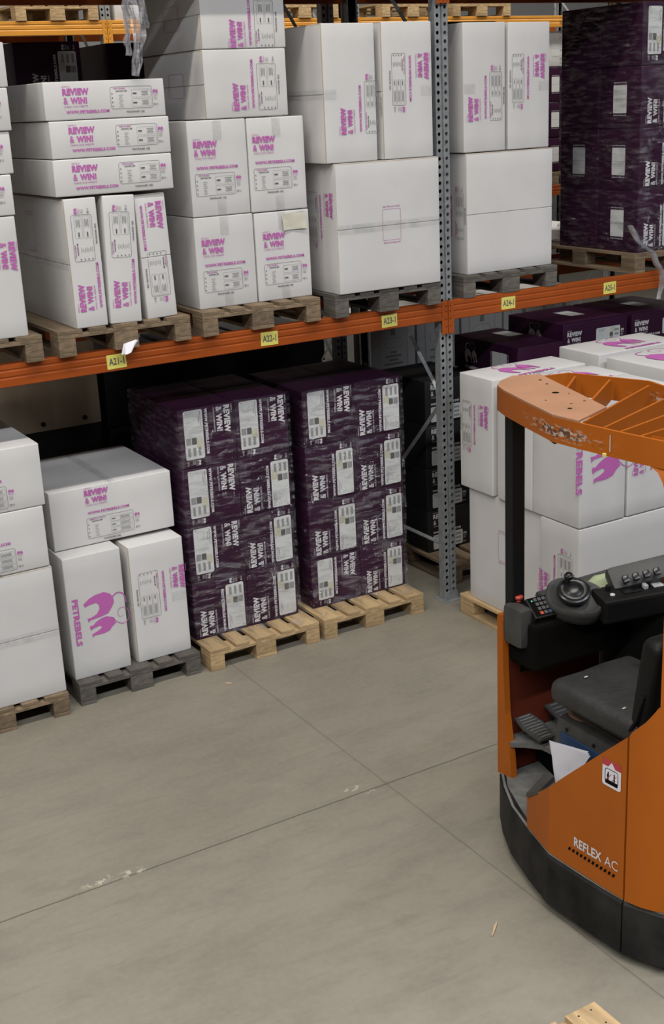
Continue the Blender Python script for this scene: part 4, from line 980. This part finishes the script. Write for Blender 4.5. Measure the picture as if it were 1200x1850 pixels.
# lever consoles
b = MB(); T2 = frame_tf(Vector((-1.03, -2.80, 1.165)), Vector((.95, -.25, .02)).normalized(), Vector((.25, .95, .12)).normalized(), Vector((-.03, -.10, 1)).normalized())
b.box(-.14, .20, -.075, .075, -.06, .055, 'black_plastic', .014, T2); b.box(-.02, .07, -.03, .03, .055, .060, 'gloss_black', .002, T2); lc = tpart('lever_console', b, origin=(-1.03, -2.80, 1.165))
b = MB(); b.lathe([(.010, .055), (.010, .064), (.013, .066), (.012, .082), (.004, .084)], 'gloss_black', 14, T2 @ Matrix.Translation((-.075, .03, 0)))
tpart('control_knob', b, origin=(-1.03, -2.80, 1.165))
b = MB(); b.lathe([(.012, .055), (.011, .059)], 'white_plastic', 14, T2 @ Matrix.Translation((-.075, -.015, 0))); tpart('console_switch', b, origin=(-1.03, -2.80, 1.165), lab='small white switch'); b = MB(); b.box(.135, .185, -.02, .02, .055, .062, 'white_plastic', .003, T2); tpart('console_switch', b, origin=(-1.03, -2.80, 1.165), lab='square white switch'); b = MB(); b.box(.085, .105, -.02, .01, .055, .075, 'white_plastic', .003, T2); tpart('console_switch', b, origin=(-1.03, -2.80, 1.165), lab='small white switch')
hn = Vector((-.35, -.55, .75)).normalized(); hx = Vector((.95, -.30, .05)); hx = (hx-hn*hx.dot(hn)).normalized(); hy = hn.cross(hx); HT = frame_tf(Vector((-.945, -2.755, 1.262)), hx, hy, hn)
b = MB(); b.box(-.115, .19, -.065, .055, -.05, .03, 'grey_plastic', .022, HT); tpart('lever_hood', b, True, origin=(-.945, -2.755, 1.262))
for i in range(4):
    b = MB(); x = -.055+i*.050
    b.tube([HT @ Vector((x, -.03, .03)), HT @ Vector((x-.004, -.036, .055))], .006, 'gloss_black', 8); b.box(x-.018, x+.014, -.060, -.022, .050, .072, 'gloss_black', .009, HT)
    tpart('control_lever', b, True, origin=tuple(HT @ Vector((x, -.03, .03))))
# seat
def cushion(x0, x1, y0, y1, z0, z1, m, name, tf=None, puff=.02):
    bm = bmesh.new(); bmesh.ops.create_cube(bm, size=1)
    for v in bm.verts: v.co = Vector((v.co.x*(x1-x0), v.co.y*(y1-y0), v.co.z*(z1-z0)))
    bmesh.ops.bevel(bm, geom=list(bm.edges), offset=min(z1-z0, x1-x0, y1-y0)*.42, segments=5, profile=.55, affect='EDGES')
    bmesh.ops.triangulate(bm, faces=[f for f in bm.faces if len(f.verts) > 4])
    bmesh.ops.subdivide_edges(bm, edges=list(bm.edges), cuts=2, use_grid_fill=True)
    c = Vector(((x0+x1)/2, (y0+y1)/2, (z0+z1)/2)); vs = []
    for v in bm.verts:
        a = v.co.x/(x1-x0)*2; d = v.co.y/(y1-y0)*2; p = v.co.copy(); p += v.co.normalized()*puff*(1-a*a*.5)*(1-d*d*.5)*.3
        p.z += .004*noise.noise(p*9)+.003*math.sin(a*7)*(1 if v.co.z > 0 else 0); p += c; vs.append(tf @ p if tf else p)
    bm.verts.index_update(); fs = [[v.index for v in f.verts] for f in bm.faces]; bm.free(); b = MB(); b.add(vs, fs, m); return tpart(name, b, True, origin=c)
seat = cushion(-1.565, -1.09, -3.43, -2.895, .855, .965, 'seat_vinyl', 'seat_cushion')
b = MB(); b.box(-1.50, -1.14, -3.42, -2.97, .80, .87, 'black_plastic', .02); tpart('seat_base', b)
for s, (x, y) in enumerate(((-1.43, -2.99), (-1.50, -3.30))):
    b = MB(); b.lathe([(.012, .972), (.008, .9745)], 'label_olive', 8, Matrix.Translation((x, y, -.002 if s else 0)) @ Matrix.Scale(.4, 4, (0, 1, 0))); tpart('tear', b, lab='pale foam showing through a tear')
BTf = Matrix.Translation((-1.33, -3.44, 1.12)) @ Matrix.Rotation(math.radians(8), 4, 'X') @ Matrix.Translation((1.33, 3.44, -1.12))
cushion(-1.545, -1.10, -3.50, -3.39, .93, 1.34, 'black_plastic', 'backrest', BTf)
b = MB(); b.tube([(-1.555, -3.38, .90), (-1.56, -3.43, .98), (-1.55, -3.46, 1.1)], .009, 'black_plastic', 8); tpart('seat_side_rail', b)
b = MB(); b.box(-1.15, -1.10, -3.40, -3.05, 1.0, 1.04, 'black_plastic', .015); tpart('armrest', b)
# hump under the seat, with orange recess, belt bar and document pocket
b = MB(); b.box(-1.505, -1.0, -3.60, -2.865, .30, .765, 'grey_plastic', .05); tpart('seat_pedestal', b, True)
b = MB(); b.lathe([(.085, .766), (.08, .7675)], 'truck_orange_top', 28, Matrix.Translation((-1.385, -2.955, 0))); b.box(-1.45, -1.34, -3.32, -2.98, .766, .7675, 'truck_orange_top'); tpart('pedestal_recess', b, lab='orange recess in the grey pedestal')
b = MB(); b.tube([(-1.44, -2.95, .79), (-1.43, -3.03, .79), (-1.40, -3.25, .80), (-1.39, -3.36, .80)], .010, 'rubber_pad', 8); b.box(-1.46, -1.42, -2.985, -2.935, .775, .80, 'gloss_black', .008); b.box(-1.43, -1.385, -3.2, -3.09, .775, .80, 'gloss_black', .008); tpart('suspension_lever', b)
b = MB(); b.box(-1.515, -1.506, -3.20, -2.92, .42, .70, 'blue_plastic', .002); pk = tpart('document_pocket', b, lab='dark blue document pocket')
for y in (-2.955, -3.13):
    b = MB(); b.lathe([(.009, 0), (.008, .005), (.004, .007)], 'gloss_black', 12, frame_tf(Vector((-1.5055, y, .722)), (0, 1, 0), (0, 0, 1), (-1, 0, 0))); tpart('bolt', b, parent=None)
# pedals
def pedal(c, pts, tilt, nrib, w):
    b = MB(); T_ = Matrix.Translation(c) @ Matrix.Rotation(tilt, 4, 'X'); b.prism(pts, 0, .012, 'grey_plastic', T_)
    y0 = min(p[1] for p in pts); y1 = max(p[1] for p in pts)
    for i in range(nrib):
        y = y0+(y1-y0)*(i+.7)/(nrib+.4); k = 1-abs((y-(y0+y1)/2)/(y1-y0)*2)*.45
        b.box(-w*k, w*k, y-.004, y+.004, .012, .017, 'rubber_pad', 0, T_)
    tpart('pedal', b, origin=c); b = MB(); b.tube([Vector(c)+Vector((0, .02, 0)), Vector(c)+Vector((0, .05, -.06))], .012, 'black_plastic', 8); tpart('pedal_arm', b)
pedal((-1.385, -2.575, .535), [(-.045, -.11), (.045, -.11), (.062, .0), (.045, .10), (-.045, .10), (-.062, 0)], math.radians(12), 10, .05)
pedal((-1.215, -2.565, .56), [(-.045, -.055), (.045, -.055), (.045, .055), (-.045, .055)], math.radians(18), 4, .036)
pedal((-1.06, -2.55, .58), [(-.04, -.055), (.04, -.055), (.04, .055), (-.04, .055)], math.radians(18), 4, .034)
# lettering and warning label on the side
def side_tf(y, z, off=.0022):
    pts = [(-1.765, -3.145), (-1.762, -3.25), (-1.752, -3.40), (-1.74, -3.571)]
    for p, q in zip(pts, pts[1:]):
        if p[1] >= y >= q[1]: t = (p[1]-y)/(p[1]-q[1]); x = p[0]+(q[0]-p[0])*t; d = Vector((q[0]-p[0], q[1]-p[1], 0)).normalized(); n_ = Vector((d.y, -d.x, 0)); return frame_tf(Vector((x, y, z))+n_*off, d, (0, 0, 1), n_)
A = Art(); A.text('REFLEX', 0, 0, .155, .044, 'white_ink', .03); A.text('AC', .172, 0, .070, .044, 'white_ink', .0)
for i in range(12): A.z += .0001; A.poly([(-.035+i*.0225, -.034), (-.023+i*.0225, -.034), (-.016+i*.0225, -.018), (-.028+i*.0225, -.018)], 'black_ink' if False else 'matte_void')
TF = side_tf(-3.30, .410); b = MB(); b.v = [tuple(TF @ Vector(v)) for v in A.v]; b.f = A.f; b.m = A.m; b.mats = A.mats; tpart('model_lettering', b, origin=(-1.76, -3.4, .41))
A = Art(); A.rect(0, 0, .098, .118, 'paper', .012); A.z += .0003; A.poly([(0, .088), (0, .118), (.098, .118), (.098, .088), (.068, .088), (.049, .112), (.030, .088)], 'red_ink'); A.z += .0003
A.frame(.014, .018, .084, .080, .003, .012, 'matte_void'); A.rect(.016, .012, .082, .030, 'matte_void', .004); A.poly([(.028, .03), (.034, .03), (.036, .055), (.030, .060), (.025, .05)], 'matte_void'); A.poly([(.060, .03), (.068, .032), (.066, .060), (.060, .055)], 'matte_void'); A.z += .0001
A.rect(.029, .058, .036, .066, 'matte_void', .003); A.rect(.060, .058, .067, .066, 'matte_void', .003); A.stroke([(.022, .028), (.050, .062)], .003, 'red_ink'); A.stroke([(.050, .028), (.076, .062)], .003, 'red_ink')
TF = side_tf(-3.448, .775); b = MB(); b.v = [tuple(TF @ Vector(v)) for v in A.v]; b.f = A.f; b.m = A.m; b.mats = A.mats; tpart('warning_label', b, origin=(-1.75, -3.5, .8), lab='white warning pictogram with a red top')
# loose things lying on the truck
sheet('folded_papers', 'white folded papers tucked into the blue pocket of the reach truck', 'papers', (-1.565, -2.962, .470), (0, -1, .23), (0, .28, 1), .262, .205, 'paper', .012, 3, .85)
b = MB(); vs = []; n = 14
for i in range(n+1):
    for j in range(n+1):
        s, t = i/n, j/n; x = -1.075+.24*s+.0*t; y = -2.675+.12*t+.02*s
        vs.append((x, y, 1.192+.018*noise.noise(Vector((s*4, t*4, 1)))+.022*math.sin(s*3)*math.sin(t*3)))
b.add(vs+[(x, y, z-.012) for x, y, z in vs], [(i*(n+1)+j, (i+1)*(n+1)+j, (i+1)*(n+1)+j+1, i*(n+1)+j+1) for i in range(n) for j in range(n)]+[tuple(a+(n+1)**2 for a in (i*(n+1)+j+1, (i+1)*(n+1)+j+1, (i+1)*(n+1)+j, i*(n+1)+j)) for i in range(n) for j in range(n)], 'cloth_green')
tag(b.build('folded_cloth', None, None, True), 'pale green folded cloth lying on the truck console by the levers', 'cloth')
